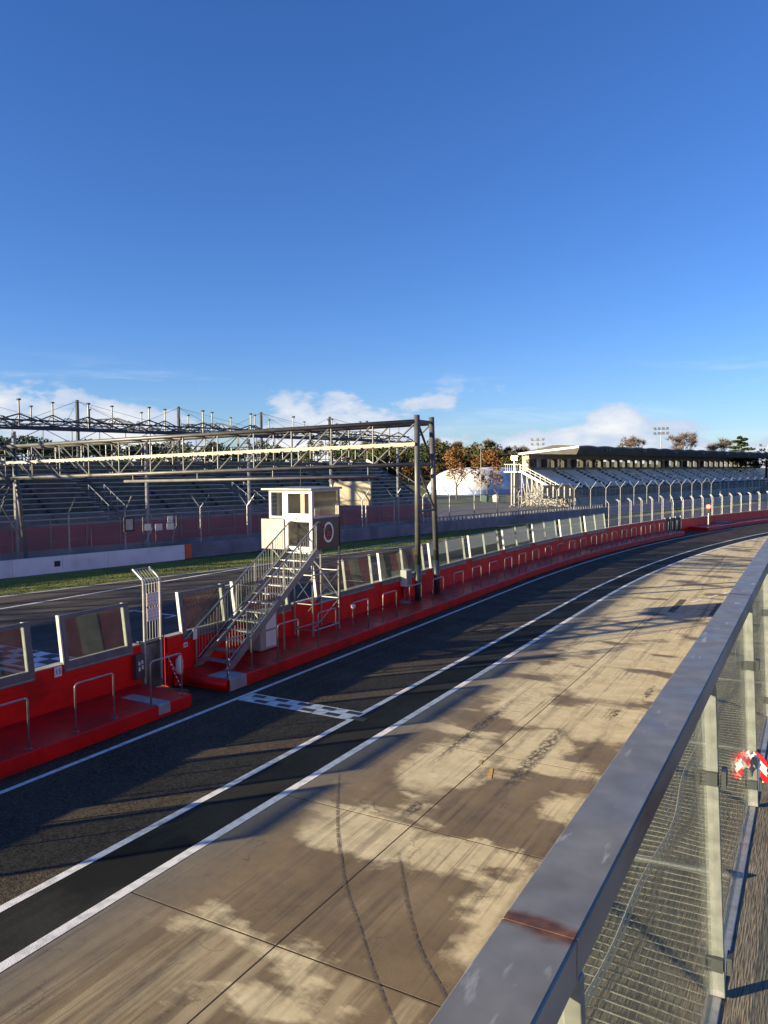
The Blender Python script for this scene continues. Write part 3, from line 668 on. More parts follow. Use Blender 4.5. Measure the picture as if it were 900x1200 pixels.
o = MB().tube((-15.55, 15.84, .22), (-13.86, 15.84, .22), .13, 12).build('bumper_roll', RED, pb, smooth=True); o.matrix_parent_inverse = invb
plat(79.2, 128, 'red platform beside the traffic signal, beyond the dark gap')

# ------------------------------------------------------------------ glazed wind screens on the wall
def screen(s0, s1, double, label, group):
    L = s1 - s0; t = thing('wind_screen', label, 'screen', (*lane(s0, XW + .03), 0), laneang((s0 + s1) / 2), group)
    z0, z1 = 1.20, 2.56; lean = lambda z: -.04 - .125 * (z - z0)
    def slab(ya, yb, za, zb, xa, xb):
        return ([(xa + lean(za), ya, za), (xb + lean(za), ya, za), (xb + lean(za), yb, za), (xa + lean(za), yb, za)],
                [(xa + lean(zb), ya, zb), (xb + lean(zb), ya, zb), (xb + lean(zb), yb, zb), (xa + lean(zb), yb, zb)])
    bt = .24 if not double else .2; pw = .055 if not double else .05
    f = MB(); f.hexa(*slab(0, L, z0, z0 + bt, -.01, .05)); 
    f.build('bottom_rail', FRAME, t, bevel=.006)
    tp_ = MB(); tp_.hexa(*slab(pw, L - pw, z1 - (.10 if not double else .035), z1, -.01, .045)); tp_.build('top_rail', FRAME, t)
    if not double:
        for ya, yb in ((pw, pw + .10), (L - .16, L - pw)):
            MB().hexa(*slab(ya, yb, z0 + bt, z1 - .1, .025, .05)).build('side_plate', FRAME, t)
        MB().hexa(*slab(L - pw, L, z0 + bt, z1, .0, .05)).build('side_plate', FRAME, t)
    for y in ((0, L - pw - .10) if not double else (0, L / 2 - .03, L - pw)):
        MB().hexa(*slab(y, y + pw * .9, z0 + bt + .002, z1 + .004, -.07, .022 if (y and not double) else .03)).build('post', POSTW, t)
    segs = [(pw + .02, L - pw - .02)] if not double else [(pw, L / 2 - .035), (L / 2 + .035, L - pw)]
    for ya, yb in segs:
        MB().hexa(*slab(ya, yb, z0 + bt + .005, z1 - (.1 if not double else .037), -.03, -.022)).build('pane', PANE, t)
    MB().hexa(*slab(.05, L - .05, z0 + .03, z0 + .06, .05, .062)).build('fixing_strip', STEELM, t)
    return t
g1 = 'single wind screens near the grey gate'
for s0, s1, lb in ((1.2, 3.6, 'single-pane wind screen on the red wall, second before the 15 plate'), (4.4, 6.9, 'single-pane wind screen on the red wall, out beyond the hoops'), (7.7, 11.33, 'wide grey-framed wind screen beside the number plate 15'), (12.12, 14.25, 'grey-framed wind screen between the number plate 15 and the grey gate'), (16.1, 18.08, 'grey-framed wind screen at the foot of the metal stairs'), (18.45, 21.3, 'grey-framed wind screen behind the middle of the metal stairs')):
    if s0 > 5: screen(s0, s1, False, lb, g1)
    else: screen(s0, s1, False, 'grey-framed wind screen further along from the number plate 15', g1)
for k in range(8):
    s0 = 22.9 + 4.76 * k
    lb = ('two-pane wind screen behind the control tower scaffold' if k == 0 else 'two-pane wind screen behind the near gantry leg' if k == 1 else 'two-pane wind screen just beyond the gantry legs' if k == 2 else 'last two-pane wind screen, next to the white mesh fence' if k == 7 else 'two-pane wind screen in the row between gantry and white fence')
    screen(s0, s0 + 4.1, True, lb, 'two-pane wind screens on the pit wall')

# ------------------------------------------------------------------ steel hoops on the platform edge
def hoop(wd):
    t = thing('guard_hoop', '', 'hoop'); r = .022; h = 1.06; c = .09
    pts = [(0, 0, 0), (0, 0, h - c)] + [(0, c - c * math.cos(a), h - c + c * math.sin(a)) for a in np.linspace(.3, math.pi / 2, 4)]
    pts += [(0, wd - c + c * math.sin(a), h - c + c * math.cos(a)) for a in np.linspace(0, math.pi / 2, 5)] + [(0, wd, 0)]
    MB().path(pts, r, 8).build('tube', STEEL, t, smooth=True)
    for y in (0, wd): MB().box((0, y, .006), (.13, .11, .012)).build('base_plate', STEELM, t)
    return t
H0 = hoop(1.05)
hs = [4.55, 6.7, 8.85, 11.05, 13.22] + [16.0] + [18.28 + 2.14 * k for k in range(26)]
for i, s in enumerate(hs):
    t = H0 if i == 0 else copy_tree(H0)
    t.location = lv(s, -13.97, .352); t.rotation_euler[2] = laneang(s + .5); t['group'] = 'guard hoops on the platform edge'
    t['label'] = ('bent steel guard hoop on the platform end next to the grey stripe' if s == 13.22 else 'bent steel guard hoop at the foot of the metal stairs' if s == 16.0 else
                  'bent steel guard hoop on the platform below the number plate 15' if s < 13 else
                  'bent steel guard hoop beside the off-white utility cabinet' if s < 19 else 'bent steel guard hoop in front of the control tower scaffold' if s < 21 else 'bent steel guard hoop carrying the small white lamp' if s < 23 else
                  'bent steel guard hoop between the lamp hoop and the gantry' if s < 28 else 'bent steel guard hoop standing at the near gantry leg' if s < 30 else 'bent steel guard hoop standing at the far gantry leg' if s < 32 else
                  'bent steel guard hoop at the platform end by the black gate' if s > 71 else 'bent steel guard hoop in the row beyond the gantry on the long platform')
# short work light clamped to a hoop
wl = thing('work_light', 'small white lamp clamped to a hoop between tower and gantry', 'lamp', (*lane(22.58, -13.97), 1.2))
MB().lathe((0, 0, 0), [(.03, 0), (.075, .05), (.08, .14), (.03, .16)], 10).build('lamp_head', WHITE, wl, smooth=True); MB().box((.0, .0, -.03), (.05, .05, .07)).build('clamp', STEELM, wl)

# ------------------------------------------------------------------ gate, notices, box, tape at the gap in the wall
gt = thing('pit_gate', 'dull grey sheet steel gate in the gap of the red wall', 'gate', (XW - .12, 15.0, 0))
MB().box((0, 0, .75), (.05, .93, 1.36)).build('gate_leaf', mat('dirty_steel_sheet', (.26, .265, .24), (.10, .105, .1), 1.6, .5, .3, stretch=(1, 1, .6), c3=(.05, .05, .05), scale3=1.3), gt)
for y in (-.44, .44): MB().box((.01, y, .75), (.07, .05, 1.42)).build('gate_post', STEELD, gt)
MB().tube((.06, -.3, 1.34), (.06, .42, 1.34), .022, 8).build('handle_bar', BLACK, gt)
gf = thing('gate_fence_panel', 'tall narrow fence panel with two printed notices above the grey gate', 'fence', (XW, 14.98, 1.2))
for y in (-.30, .29):
    MB().path([(-.0, y, -.9), (0, y, 1.84), (-.02, y - .01, 1.92), (-.36, y - .02, 2.18)], .032, 8).build('post', POSTW, gf)
for z in (.25, 1.83): MB().tube((0, -.29, z), (0, .28, z), .014, 6).build('cross_bar', STEEL, gf)
MB().tube((-.36, -.31, 2.17), (-.36, .27, 2.17), .014, 6).build('cross_bar', STEEL, gf)
for k in range(5):
    y = -.2 + k * .1; MB().tube((0, y, .25), (0, y, 1.83), .008, 6).tube((-.01, y, 1.84), (-.34, y - .01, 2.16), .008, 6).build('bar', STEEL, gf)
NOT = bpy.data.materials.new('printed_notice'); NOT.use_nodes = True
def notm():
    t = NOT.node_tree; p = t.nodes['Principled BSDF']; p.inputs['Roughness'].default_value = .6
    g = t.nodes.new('ShaderNodeTexCoord'); mp = t.nodes.new('ShaderNodeMapping'); mp.inputs['Rotation'].default_value = (0, R(90), R(90)); t.links.new(g.outputs['Object'], mp.inputs[0])
    b = t.nodes.new('ShaderNodeTexBrick'); b.offset = 0; b.inputs['Scale'].default_value = 1; b.inputs['Brick Width'].default_value = .115; b.inputs['Row Height'].default_value = .09; b.inputs['Mortar Size'].default_value = .012
    b.inputs['Color1'].default_value = (.80, .58, .50, 1); b.inputs['Color2'].default_value = (.7, .44, .38, 1); b.inputs['Mortar'].default_value = (.85, .8, .74, 1)
    t.links.new(mp.outputs[0], b.inputs['Vector']); t.links.new(b.outputs[0], p.inputs['Base Color'])
notm()
for z in (1.36, .95): MB().box((.03, .0, z), (.006, .42, .36)).build('notice', NOT, gf)
eb = thing('control_box', 'dark electrical box with white switches on the wall end', 'electrical box', (XW + .07, 14.4, .83))
MB().box((0, 0, 0), (.13, .30, .66)).build('housing', STEELD, eb, bevel=.01)
for y, z in ((-.05, .1), (.05, .12), (-.05, -.05), (.06, -.02)): MB().box((.072, y, z), (.02, .055, .10)).build('switch', WHITE, eb)
def text_mesh(name, s, size, m, parent, M, ext=.002):
    cu = bpy.data.curves.new(name, 'FONT'); cu.body = s; cu.size = size; cu.align_x = 'CENTER'; cu.align_y = 'CENTER'; cu.extrude = ext
    to = bpy.data.objects.new(name, cu); me = bpy.data.meshes.new_from_object(to); bpy.data.objects.remove(to)
    o = bpy.data.objects.new(name, me); COL.objects.link(o); me.materials.clear(); me.materials.append(m); o.parent = parent; o.matrix_local = M; return o
FACEX = Matrix(((0, 0, 1, 0), (1, 0, 0, 0), (0, 1, 0, 0), (0, 0, 0, 1)))       # text in the YZ plane, facing +X
FACEY = Matrix(((1, 0, 0, 0), (0, 0, -1, 0), (0, 1, 0, 0), (0, 0, 0, 1)))      # text in the XZ plane, facing -Y
np_ = thing('number_plate', 'small white plate reading 15 on the red wall', 'sign', (XW + .012, 11.95, 1.26))
MB().box((0, 0, 0), (.014, .20, .24)).build('plate', WHITE, np_)
text_mesh('digits', '15', .17, BLACK, np_, Matrix.Translation((.009, 0, 0)) @ FACEX)
n2_ = thing('number_plate', 'small white plate on the wall at the foot of the stairs', 'sign', (XW + .012, 16.2, 1.05)); MB().box((0, 0, 0), (.012, .16, .13)).build('plate', WHITE, n2_); MB().box((.008, 0, 0), (.006, .1, .06)).build('print', STEELM, n2_)
jg = thing('fire_extinguisher', 'white cylinder strapped to the wall end beside the gate', 'cylinder', (-15.5, 15.75, .36))
MB().lathe((0, 0, 0), [(.08, 0), (.10, .03), (.10, .36), (.06, .43), (.03, .46), (.03, .5)], 14).build('body', WHITE, jg, smooth=True); MB().box((.02, 0, .53), (.12, .03, .04)).build('valve', STEELD, jg); MB().box((0, 0, -.17), (.22, .22, .34)).build('stand', RED, jg)
tc_ = thing('barrier_chain', 'red and white plastic chain hung from a hoop to the wall by the gate', 'chain', (-14.6, 14.9, .6))
for a, b, sag in (((.63, -.63, .25), (-.75, .25, .42), .1), ((-.75, .25, .42), (.63, -.63, -.08), .05)):
    for k in range(16):
        t0, t1 = k / 16, (k + .8) / 16; f_ = lambda t: Vector(a).lerp(Vector(b), t) - Vector((0, 0, sag * 4 * t * (1 - t)))
        MB().tube(f_(t0), f_(t1), .013, 5).build('link', RED if k % 2 else WHITE, tc_)
t2 = thing('barrier_chain', 'red and white chain dangling off the hoop at the stair foot', 'chain', (-13.9, 15.98, .9))
for k in range(12):
    a = Vector((.0 + .05 * math.sin(k), -.03 * k / 12, -.06 * k)); MB().tube(a, a + Vector((.02 * math.cos(k * 2), .01, -.052)), .014, 5).build('link', RED if k % 2 else WHITE, t2)
lg = thing('timber_offcut', 'small muddy timber offcut lying in the gap before the gate', 'timber', (-15.2, 15.15, .0)); MB().box((0, 0, .05), (.9, .16, .09), .25).build('plank', mat('muddy_wood', (.2, .16, .09), (.1, .08, .05), 5, .9), lg)

# ------------------------------------------------------------------ control tower with its stair
CX0, CX1, CY0, CY1, CZ0, CZM, CZ1 = -16.65, -14.82, 21.36, 23.08, 3.32, 4.38, 5.36
tw = thing('control_tower', 'small white glazed race control cabin on scaffold legs above the pit wall', 'tower', ((CX0 + CX1) / 2, CY0, .35))
TO = Matrix.Translation(Vector(tw.location)).inverted()
def tpart(name, mb, m, parent=None, **k):
    o = mb.build(name, m, parent or tw, **k); o.matrix_parent_inverse = TO if not parent else Matrix(); return o
tpart('floor', MB().box(((CX0 + CX1) / 2, (CY0 + CY1) / 2, CZ0 + .04), (CX1 - CX0 - .02, CY1 - CY0 - .02, .08)), STEELM)
ro = MB(); ro.hexa([(CX0 - .22, CY0 - .12, CZ1), (CX1 + .06, CY0 - .12, CZ1), (CX1 + .06, CY1 + .1, CZ1 + .0), (CX0 - .22, CY1 + .1, CZ1 + .0)], [(CX0 - .22, CY0 - .12, CZ1 + .05), (CX1 + .06, CY0 - .12, CZ1 + .05), (CX1 + .06, CY1 + .1, CZ1 + .08), (CX0 - .22, CY1 + .1, CZ1 + .08)])
tpart('roof', ro, STEELM)
def fwin(x0, x1, z0, z1, fr, name='window'):        # framed window in the front face
    m = MB(); y = CY0
    for a in ((x0, x1, z0, z0 + fr), (x0, x1, z1 - fr, z1)): m.box(((a[0] + a[1]) / 2, y + .03, (a[2] + a[3]) / 2), (a[1] - a[0], .06, a[3] - a[2]))
    for xa in (x0 + fr / 2, x1 - fr / 2): m.box((xa, y + .03, (z0 + z1) / 2), (fr, .06, z1 - z0 - 2 * fr - .001))
    o = tpart(name, m, ALU)
    tpart('pane', MB().box(((x0 + x1) / 2, y + .018, (z0 + z1) / 2), (x1 - x0 - 2 * fr, .008, z1 - z0 - 2 * fr)), WPANE, o); return o
fwin(CX0 + .03, -15.97, CZM, CZ1 - .002, .075); tpart('corner_post', MB().box((-15.955, CY0 + .03, (CZ0 + CZ1) / 2), (.03, .075, CZ1 - CZ0)), ALU)
DR = fwin(-15.935, CX1, CZM + .06, CZ1 - .002, .115, 'door'); fwin(-15.935, CX1, CZ0, CZM - .002, .105, 'door')
tpart('door_rail', MB().box(((-15.935 + CX1) / 2, CY0 + .028, CZM + .029), (CX1 + 15.935, .07, .056)), ALU)
tpart('door_handle', MB().box((-15.5, CY0 - .03, CZM + .03), (.12, .05, .025)), BLACK, DR)
lp = tpart('side_board', MB().box(((-16.95 - 15.96) / 2, CY0 - .03, (CZ0 + CZM) / 2 - .02), (.97, .03, CZM - CZ0 - .02)), PANELW)
text_mesh('lettering', 'imola', .30, WHITE, tw, TO @ Matrix.Translation((-16.44, CY0 - .047, 3.82)) @ FACEY)
# side towards the pit lane
tpart('brown_panel', MB().box((CX1 - .015, (CY0 + CY1) / 2 + .035, (CZ0 + CZM) / 2), (.05, CY1 - CY0 - .072, CZM - CZ0)), BROWN)
sw = MB(); fr = .07; xw = CX1 - .02
for a in ((CZM + .002, CZM + .085), (CZ1 - .06, CZ1 - .002)): sw.box((xw, (CY0 + CY1) / 2 + .035, sum(a) / 2), (.06, CY1 - CY0 - .072, a[1] - a[0]))
for ya in (CY0 + .10, CY1 - .03): sw.box((xw, ya, (CZM + CZ1) / 2 + .012), (.06, .055, CZ1 - CZM - .15))
tpart('side_window_frame', sw, mat('shaded_white_frame', (.42, .41, .40), (.34, .33, .33), 3, .5))  # frame is white; the shade on this side is put into its grey
tpart('pane', MB().box((xw, (CY0 + CY1) / 2 + .03, (CZM + CZ1) / 2 + .012), (.008, CY1 - CY0 - .2, CZ1 - CZM - .15)), WPANE)
tpart('back_wall', MB().box((CX0 + .02, (CY0 + CY1) / 2 + .035, (CZ0 + CZM) / 2), (.04, CY1 - CY0 - .075, CZM - CZ0 - .01)), PANELW)
tpart('back_wall', MB().box(((CX0 + CX1) / 2, CY1 - .02, (CZ0 + CZM) / 2), (CX1 - CX0 - .1, .04, CZM - CZ0 - .01)), PANELW)
tpart('rear_blind', MB().box(((CX0 + CX1) / 2, CY1 - .06, (CZM + CZ1) / 2), (CX1 - CX0 - .14, .02, CZ1 - CZM - .05)), BEIGE)
bl = MB(); vs = []; nn = 24
for i in range(nn): 
    y = CY0 + .12 + (CY1 - CY0 - .3) * i / (nn - 1); x = CX0 + .28 + .05 * math.sin(i * 1.9)
    vs += [(x, y, CZM - .2), (x, y, CZ1 - .05)]
bl.add(vs, [(2 * i, 2 * i + 1, 2 * i + 3, 2 * i + 2) for i in range(nn - 1)]); tpart('curtain', bl, BEIGE)
tpart('desk', MB().box((-15.25, 22.4, CZM - .02), (.6, 1.1, .05)), WHITE); tpart('monitor', MB().box((-15.15, 22.0, CZM + .2), (.25, .32, .26)), PANELW)
ring = MB(); n = 28; vs = []
for k in range(n):
    a = 2 * math.pi * k / n
    for r_ in (.27, .345): vs += [(CX1 + .014, 22.34 + r_ * .92 * math.cos(a), 3.87 + r_ * 1.05 * math.sin(a)), (CX1 + .020, 22.34 + r_ * .92 * math.cos(a), 3.87 + r_ * 1.05 * math.sin(a))]
fs = []
for k in range(n):
    a, b = 4 * k, 4 * ((k + 1) % n); fs += [(a + 1, b + 1, b + 3, a + 3), (a, a + 1, b + 1, b), (a + 2, b + 2, b + 3, a + 3)]
tpart('emblem_ring', ring.add(vs, fs), WHITE)
RL = mat('emblem_red', (.55, .03, .03), (.5, .03, .03), 3, .5)
em = MB()
for pts in ([(21.86, 4.14), (22.0, 4.16), (22.09, 4.13), (22.05, 3.9), (21.98, 3.62), (21.94, 3.46)], [(22.42, 4.02), (22.5, 4.06), (22.52, 3.92), (22.42, 3.86), (22.24, 3.86), (22.18, 3.80), (22.3, 3.74), (22.5, 3.76), (22.48, 3.66), (22.3, 3.64)]):
    em.path([(CX1 + .016, y, z) for y, z in pts], .018, 5)
tpart('emblem', em, RL)
tpart('aerial', MB().tube((-16.3, 22.8, CZ1 + .05), (-16.3, 22.8, CZ1 + .75), .012, 5), STEELD); tpart('horn_speaker', MB().lathe((-15.0, 22.9, CZ1 + .08), [(.04, 0), (.05, .08), (.12, .2), (.13, .22)], 10), STEELM); tpart('cable', MB().path([(CX1 + .02, CY1 - .02, CZ1), (CX1 + .03, CY1 - .01, 4.4), (CX1 + .02, CY1 - .0, 3.3), (CX1 - .0, CY1 - .0, 1.6), (CX1 - .02, CY1 + .02, .4)], .011, 5), BLACK)
# scaffold
sc = [(CX1 - .03, CY0 + .04), (CX1 - .03, CY1 - .04), (-15.62, CY0 + .04), (-15.62, CY1 - .04)]
for i, (x, y) in enumerate(sc): tpart('leg', MB().tube((x, y, .352), (x, y, CZ0 - .001), .03, 8), STEEL)
for z in (.55, 1.45, 2.45):
    for a, b in ((0, 1), (2, 3), (0, 2), (1, 3)): tpart('ledger', MB().tube((*sc[a], z), (*sc[b], z), .024, 8), STEEL)
for (a, b, z0, z1) in ((0, 1, .6, 1.42), (1, 0, 1.5, 2.4), (0, 1, 1.5, 2.4), (2, 0, .6, 1.42), (0, 2, 1.5, 2.4), (2, 0, 1.5, 2.4), (3, 1, .6, 1.42), (1, 3, 1.5, 2.4)):
    tpart('brace', MB().tube((*sc[a], z0), (*sc[b], z1), .014, 6), STEEL)
for (y) in (CY0 + .04, CY1 - .04): tpart('outrigger', MB().tube((-15.62, y, 2.45), (CX0 + .1, y, CZ0), .028, 8), STEEL)
# stair
st = thing('metal_stair', 'steep galvanised stair with railings leading up to the white cabin', 'stair', (-15.05, 16.6, .35)); SI = Matrix.Translation((15.05, -16.6, -.35))
def spart(name, mb, m, **k):
    o = mb.build(name, m, st, **k); o.matrix_parent_inverse = SI; return o
y0, z0, y1, z1 = 16.55, .36, 21.2, 3.30; NT = 13; XA, XB = -15.62, -14.48
for x in (XA, XB):
    spart('stringer', MB().hexa([(x - .025, y0 - .12, z0), (x + .025, y0 - .12, z0), (x + .025, y0 + .26, z0), (x - .025, y0 + .26, z0)][::1], [(x - .025, y1 - .1, z1 + .12), (x + .025, y1 - .1, z1 + .12), (x + .025, y1 + .12, z1 - .02), (x - .025, y1 + .12, z1 - .02)]), STEELM)
    h = 1.0
    spart('handrail', MB().path([(x, y0 - .35, z0 + .92), (x, y0 - .2, z0 + 1.0), (x, y1 + .02, z1 + h), (x, y1 + .13, z1 + h - .02)], .026, 8), STEEL, smooth=True)
    spart('lower_rail', MB().tube((x, y0 + .1, z0 + .26), (x, y1 - .1, z1 + .18), .016, 6), STEEL)
    for k in range(6):
        t = k / 5; yk = y0 + .02 + (y1 - y0 - .1) * t; zk = z0 + .1 + (z1 - z0) * (yk - y0) / (y1 - y0)
        spart('post', MB().tube((x, yk, zk - .05), (x, yk, zk + .88), .021, 8), STEEL)
    bme = MB().tube((0, 0, .2), (0, 0, .94), .0085, 5).mesh('baluster'); bme.materials.append(STEEL)
    for k in range(36):
        yk = y0 + .14 + (y1 - y0 - .2) * k / 35; zk = z0 + (z1 - z0) * (yk - y0) / (y1 - y0)
        o = inst('baluster', bme, None, st, (x, yk, zk + .04)); o.matrix_parent_inverse = SI
for k in range(NT):
    t = (k + .6) / NT; yk = y0 + (y1 - y0) * t; zk = z0 + (z1 - z0) * t + .06
    spart('tread', MB().box(((XA + XB) / 2, yk, zk), (XB - XA - .056, .27, .035)), STEEL)
spart('landing', MB().box(((XA + XB) / 2, y1 + .06, z1 + .0), (XB - XA - .056, .16, .05)), STEEL)
spart('sign_plate', MB().box((XA + .02, y0 - .05, z0 + .95), (.02, .16, .3)), WHITE)
spart('mid_support', MB().tube((XB - .1, 19.4, .352), (XB - .1, 19.4, 2.1), .03, 8), STEELM)
ub = thing('utility_cabinet', 'off-white utility cabinet standing under the metal stair', 'cabinet', (-15.3, 19.2, .352))
MB().box((0, 0, .62), (.55, .85, 1.2)).build('housing', PANELW, ub, bevel=.02); MB().box((.28, .1, .35), (.012, .5, .5)).build('door', WHITE, ub); MB().box((.28, .1, .92), (.012, .5, .5)).build('door', WHITE, ub); MB().box((0, 0, .01), (.4, .7, .02)).build('base', STEELD, ub)

# ------------------------------------------------------------------ gantry across the track
gn = thing('gantry', 'dark steel truss gantry spanning the race track on twin legs', 'gantry', (-15.1, 30.7, .35)); GI = Matrix.Translation((15.1, -30.7, -.35))
def gpart(name, mb, m, **k):
    o = mb.build(name, m, gn, **k); o.matrix_parent_inverse = GI; return o
GA = [Vector((-15.06, 29.75, .352)), Vector((-15.13, 31.85, .352))]; GT = [Vector((-15.15, 29.88, 8.40)), Vector((-15.2, 31.42, 8.40))]
for a, b in zip(GA, GT):
    m_ = a.lerp(b, .19); gpart('leg', MB().tube(m_, b, .125, 14), GANT, smooth=True); gpart('leg_sleeve', MB().tube(a, m_, .145, 14), STEELD, smooth=True); gpart('foot_plate', MB().box(a + Vector((0, 0, .015)), (.5, .5, .03)), STEELD)
for t0, t1 in ((.48, .73), (.73, .97)):
    gpart('leg_brace', MB().tube(GA[1].lerp(GT[1], t0), GA[0].lerp(GT[0], t1), .055, 8), GANT); 
for t in (.48, .735, .97): gpart('leg_tie', MB().tube(GA[0].lerp(GT[0], t), GA[1].lerp(GT[1], t), .06, 8), GANT)
GL = [Vector((-44.5, 27.3, 0)), Vector((-44.5, 28.9, 0))]; GR_ = [Vector((-15.15, 29.86, 0)), Vector((-15.2, 31.46, 0))]
zt = lambda t: 8.12 - .72 * t; zb = lambda t: 6.28 - .66 * t; zm = lambda t: 7.15 - .66 * t
def gp(i, t, z): v = GR_[i].lerp(GL[i], t); return Vector((v.x, v.y, z))
for i in (0, 1):
    gpart('top_chord', MB().tube(gp(i, 0, zt(0)), gp(i, 1, zt(1)), .105, 10), GANT, smooth=True)
    gpart('bottom_chord', MB().tube(gp(i, 0, zb(0)), gp(i, 1, zb(1)), .085, 10), GBAR, smooth=True)
NP = 14
for i in (0, 1):
    for k in range(NP + 1):
        t = k / NP
        if k: gpart('vertical', MB().tube(gp(i, t, zb(t)), gp(i, t, zt(t)), .035, 6), GBAR)
        if k < NP:
            t2 = (k + 1) / NP
            a, b = (gp(i, t, zt(t)), gp(i, t2, zb(t2))) if k < NP * .55 else (gp(i, t, zb(t)), gp(i, t2, zt(t2)))
            gpart('diagonal', MB().tube(a, b, .038, 6), GBAR)
for k in range(NP + 1):
    t = k / NP; gpart('cross_tie', MB().tube(gp(0, t, zt(t)), gp(1, t, zt(t)), .04, 6), GBAR); gpart('cross_tie', MB().tube(gp(0, t, zb(t)), gp(1, t, zb(t)), .035, 6), GBAR)
d_ = Vector((0, -.16, 0)); gpart('walkway_beam', MB().bar(gp(0, .0, zm(0)) + d_, gp(0, 1, zm(1)) + d_, .09, .13), CREAM); d2 = Vector((0, .35, -.04)); gpart('walkway_beam', MB().bar(gp(0, .0, zm(0)) + d2, gp(0, 1, zm(1)) + d2, .08, .09), CREAM)
for k in range(28): t = (k + .5) / 28; gpart('beam_clip', MB().box(gp(0, t, zm(t) - .1) + d_, (.09, .13, .06)), STEELD)
gpart('banner_pipe', MB().tube(gp(0, .06, zb(.06) - .5), gp(0, .56, zb(.56) - .38), .075, 10), GBAR, smooth=True)
for t in (.08, .25, .4, .54): gpart('pipe_hanger', MB().tube(gp(0, t, zb(t) - .44), gp(0, t, zb(t)), .03, 6), STEELD)
# left legs of the gantry behind the white barrier
for y, yb in ((27.45, 26.6), (29.05, 29.8)):
    gpart('far_leg', MB().tube((-41.6, yb, 0), (-41.6, y, 7.5), .13, 10), GANT, smooth=True)
gpart('far_leg_brace', MB().tube((-41.6, 26.9, 1.9), (-41.6, 29.0, 5.6), .05, 6), GANT); gpart('far_leg_brace', MB().tube((-41.6, 29.5, 1.9), (-41.6, 27.3, 5.6), .05, 6), GANT)
gpart('knee_brace', MB().tube((-41.6, 27.2, 4.4), (-39.6, 27.8, 5.75), .05, 6), GANT); gpart('knee_brace', MB().tube((-41.6, 27.2, 4.4), (-43.6, 27.5, 5.66), .05, 6), GANT)
jb = thing('junction_box', 'pale grey box on the wall beside the near gantry leg', 'box', (-15.55, 29.55, 1.0)); MB().box((0, 0, .32), (.3, .5, .72)).build('housing', WHITE, jb, bevel=.015); MB().box((.155, 0, .32), (.01, .4, .6)).build('lid', PANELW, jb)
MB().box((.02, 0, -.3), (.18, .3, .52)).build('bracket', RED, jb)
dk = thing('stool', 'round grey disc on a thin stem beside the gantry leg', 'stool', (-15.2, 28.75, .352)); MB().lathe((0, 0, 0), [(.26, 0), (.27, .03), (.26, .09), (.03, .11), (.025, .62), (.03, .63)], 18).build('base', CONC, dk, smooth=False)

# ------------------------------------------------------------------ barrier and catch fence on the far side of the track
bw = thing('concrete_barrier', 'white painted concrete barrier blocks with an orange end along the grass', 'barrier', (*far(30, 0), 0)); BI = Matrix.Translation(Vector(bw.location)).inverted()
y = -18.6; k = 0
while y < 39.0:
    e = min(y + 2.9, 39.1)
    o = sweep([(.0, 0), (-.30, 0), (-.28, 1.0), (-.02, 1.0)], [y + .008, e - .008], far).build('barrier_block', CONCW, bw); o.matrix_parent_inverse = BI
    y = e; k += 1
o = sweep([(.006, .05), (-.31, .05), (-.30, 1.02), (-.0, 1.02)], [39.12, 39.62], far).build('orange_end', ORANGE, bw); o.matrix_parent_inverse = BI
o = sweep([(.012, .38), (.0, .38), (.0, .72), (.012, .72)], [30.2, 30.55], far).build('drain_slot', BLACK, bw); o.matrix_parent_inverse = BI
gw = thing('belt_barrier', 'grey horizontally ribbed trackside barrier beyond the orange end', 'barrier', (*far(60, 0), 0)); WI = Matrix.Translation(Vector(gw.location)).inverted()
prof = [(-.35, 0), (-.35, 1.05), (-.05, 1.05)]
for k in range(5):
    zt_ = 1.03 - k * .205; prof += [(.0, zt_), (.0, zt_ - .175), (-.03, zt_ - .18), (-.03, zt_ - .2)]
prof += [(-.03, 0)]
y = 39.64
while y < 200:
    e = y + (6 if y < 110 else 12)
    o = sweep(prof, [y + .012, (y + e) / 2, e - .012], lambda s, o_: far(s, o_ - .25)).build('barrier_section', BELT, gw); o.matrix_parent_inverse = WI
    y = e
cf = thing('catch_fence', 'tall trackside debris fence of steel posts and chain link behind the barrier', 'fence', (*far(60, -.7), 0)); CI = Matrix.Translation(Vector(cf.location)).inverted()
def ypost(kind):
    m = MB()
    if kind == 0:
        m.tube((0, 0, 0), (0, 0, 3.55), .055, 8); m.path([(0, 0, 3.5), (.25, 0, 3.85), (.62, 0, 4.45)], .045, 6)
    else:
        m.tube((0, 0, 0), (0, 0, 3.5), .06, 8); m.tube((0, 0, 3.45), (.66, .0, 4.35), .045, 6); m.tube((0, 0, 3.45), (-.66, 0, 4.35), .045, 6)
    me = m.mesh('post'); me.materials.append(STEEL); return me
YM = [ypost(0), ypost(1)]
fy = [19.3, 23.4, 27.4, 31.5, 35.2] + [40.9 + 4.05 * k for k in range(38)]
for y in fy:
    o = inst('post', YM[0 if y < 39 else 1], None, cf, (*far(y, -.75), 0), farang(y) + (.25 if y < 39 else .6)); o.matrix_parent_inverse = CI
mm = MB(); ss = frange(14, 194, 3)
for a, b in zip(ss[:-1], ss[1:]):
    A, B = far(a, -.70), far(b, -.70); mm.add([(*A, .95), (*B, .95), (*B, 3.5), (*A, 3.5)], [(0, 1, 2, 3)])
o = mm.build('chain_link', WIRE, cf); o.matrix_parent_inverse = CI
cb = MB()
for z in (1.1, 1.9, 2.7, 3.45):
    for a, b in zip(ss[:-1], ss[1:]): cb.tube((*far(a, -.70), z), (*far(b, -.70), z), .012, 4)
o = cb.build('cables', STEELM, cf); o.matrix_parent_inverse = CI
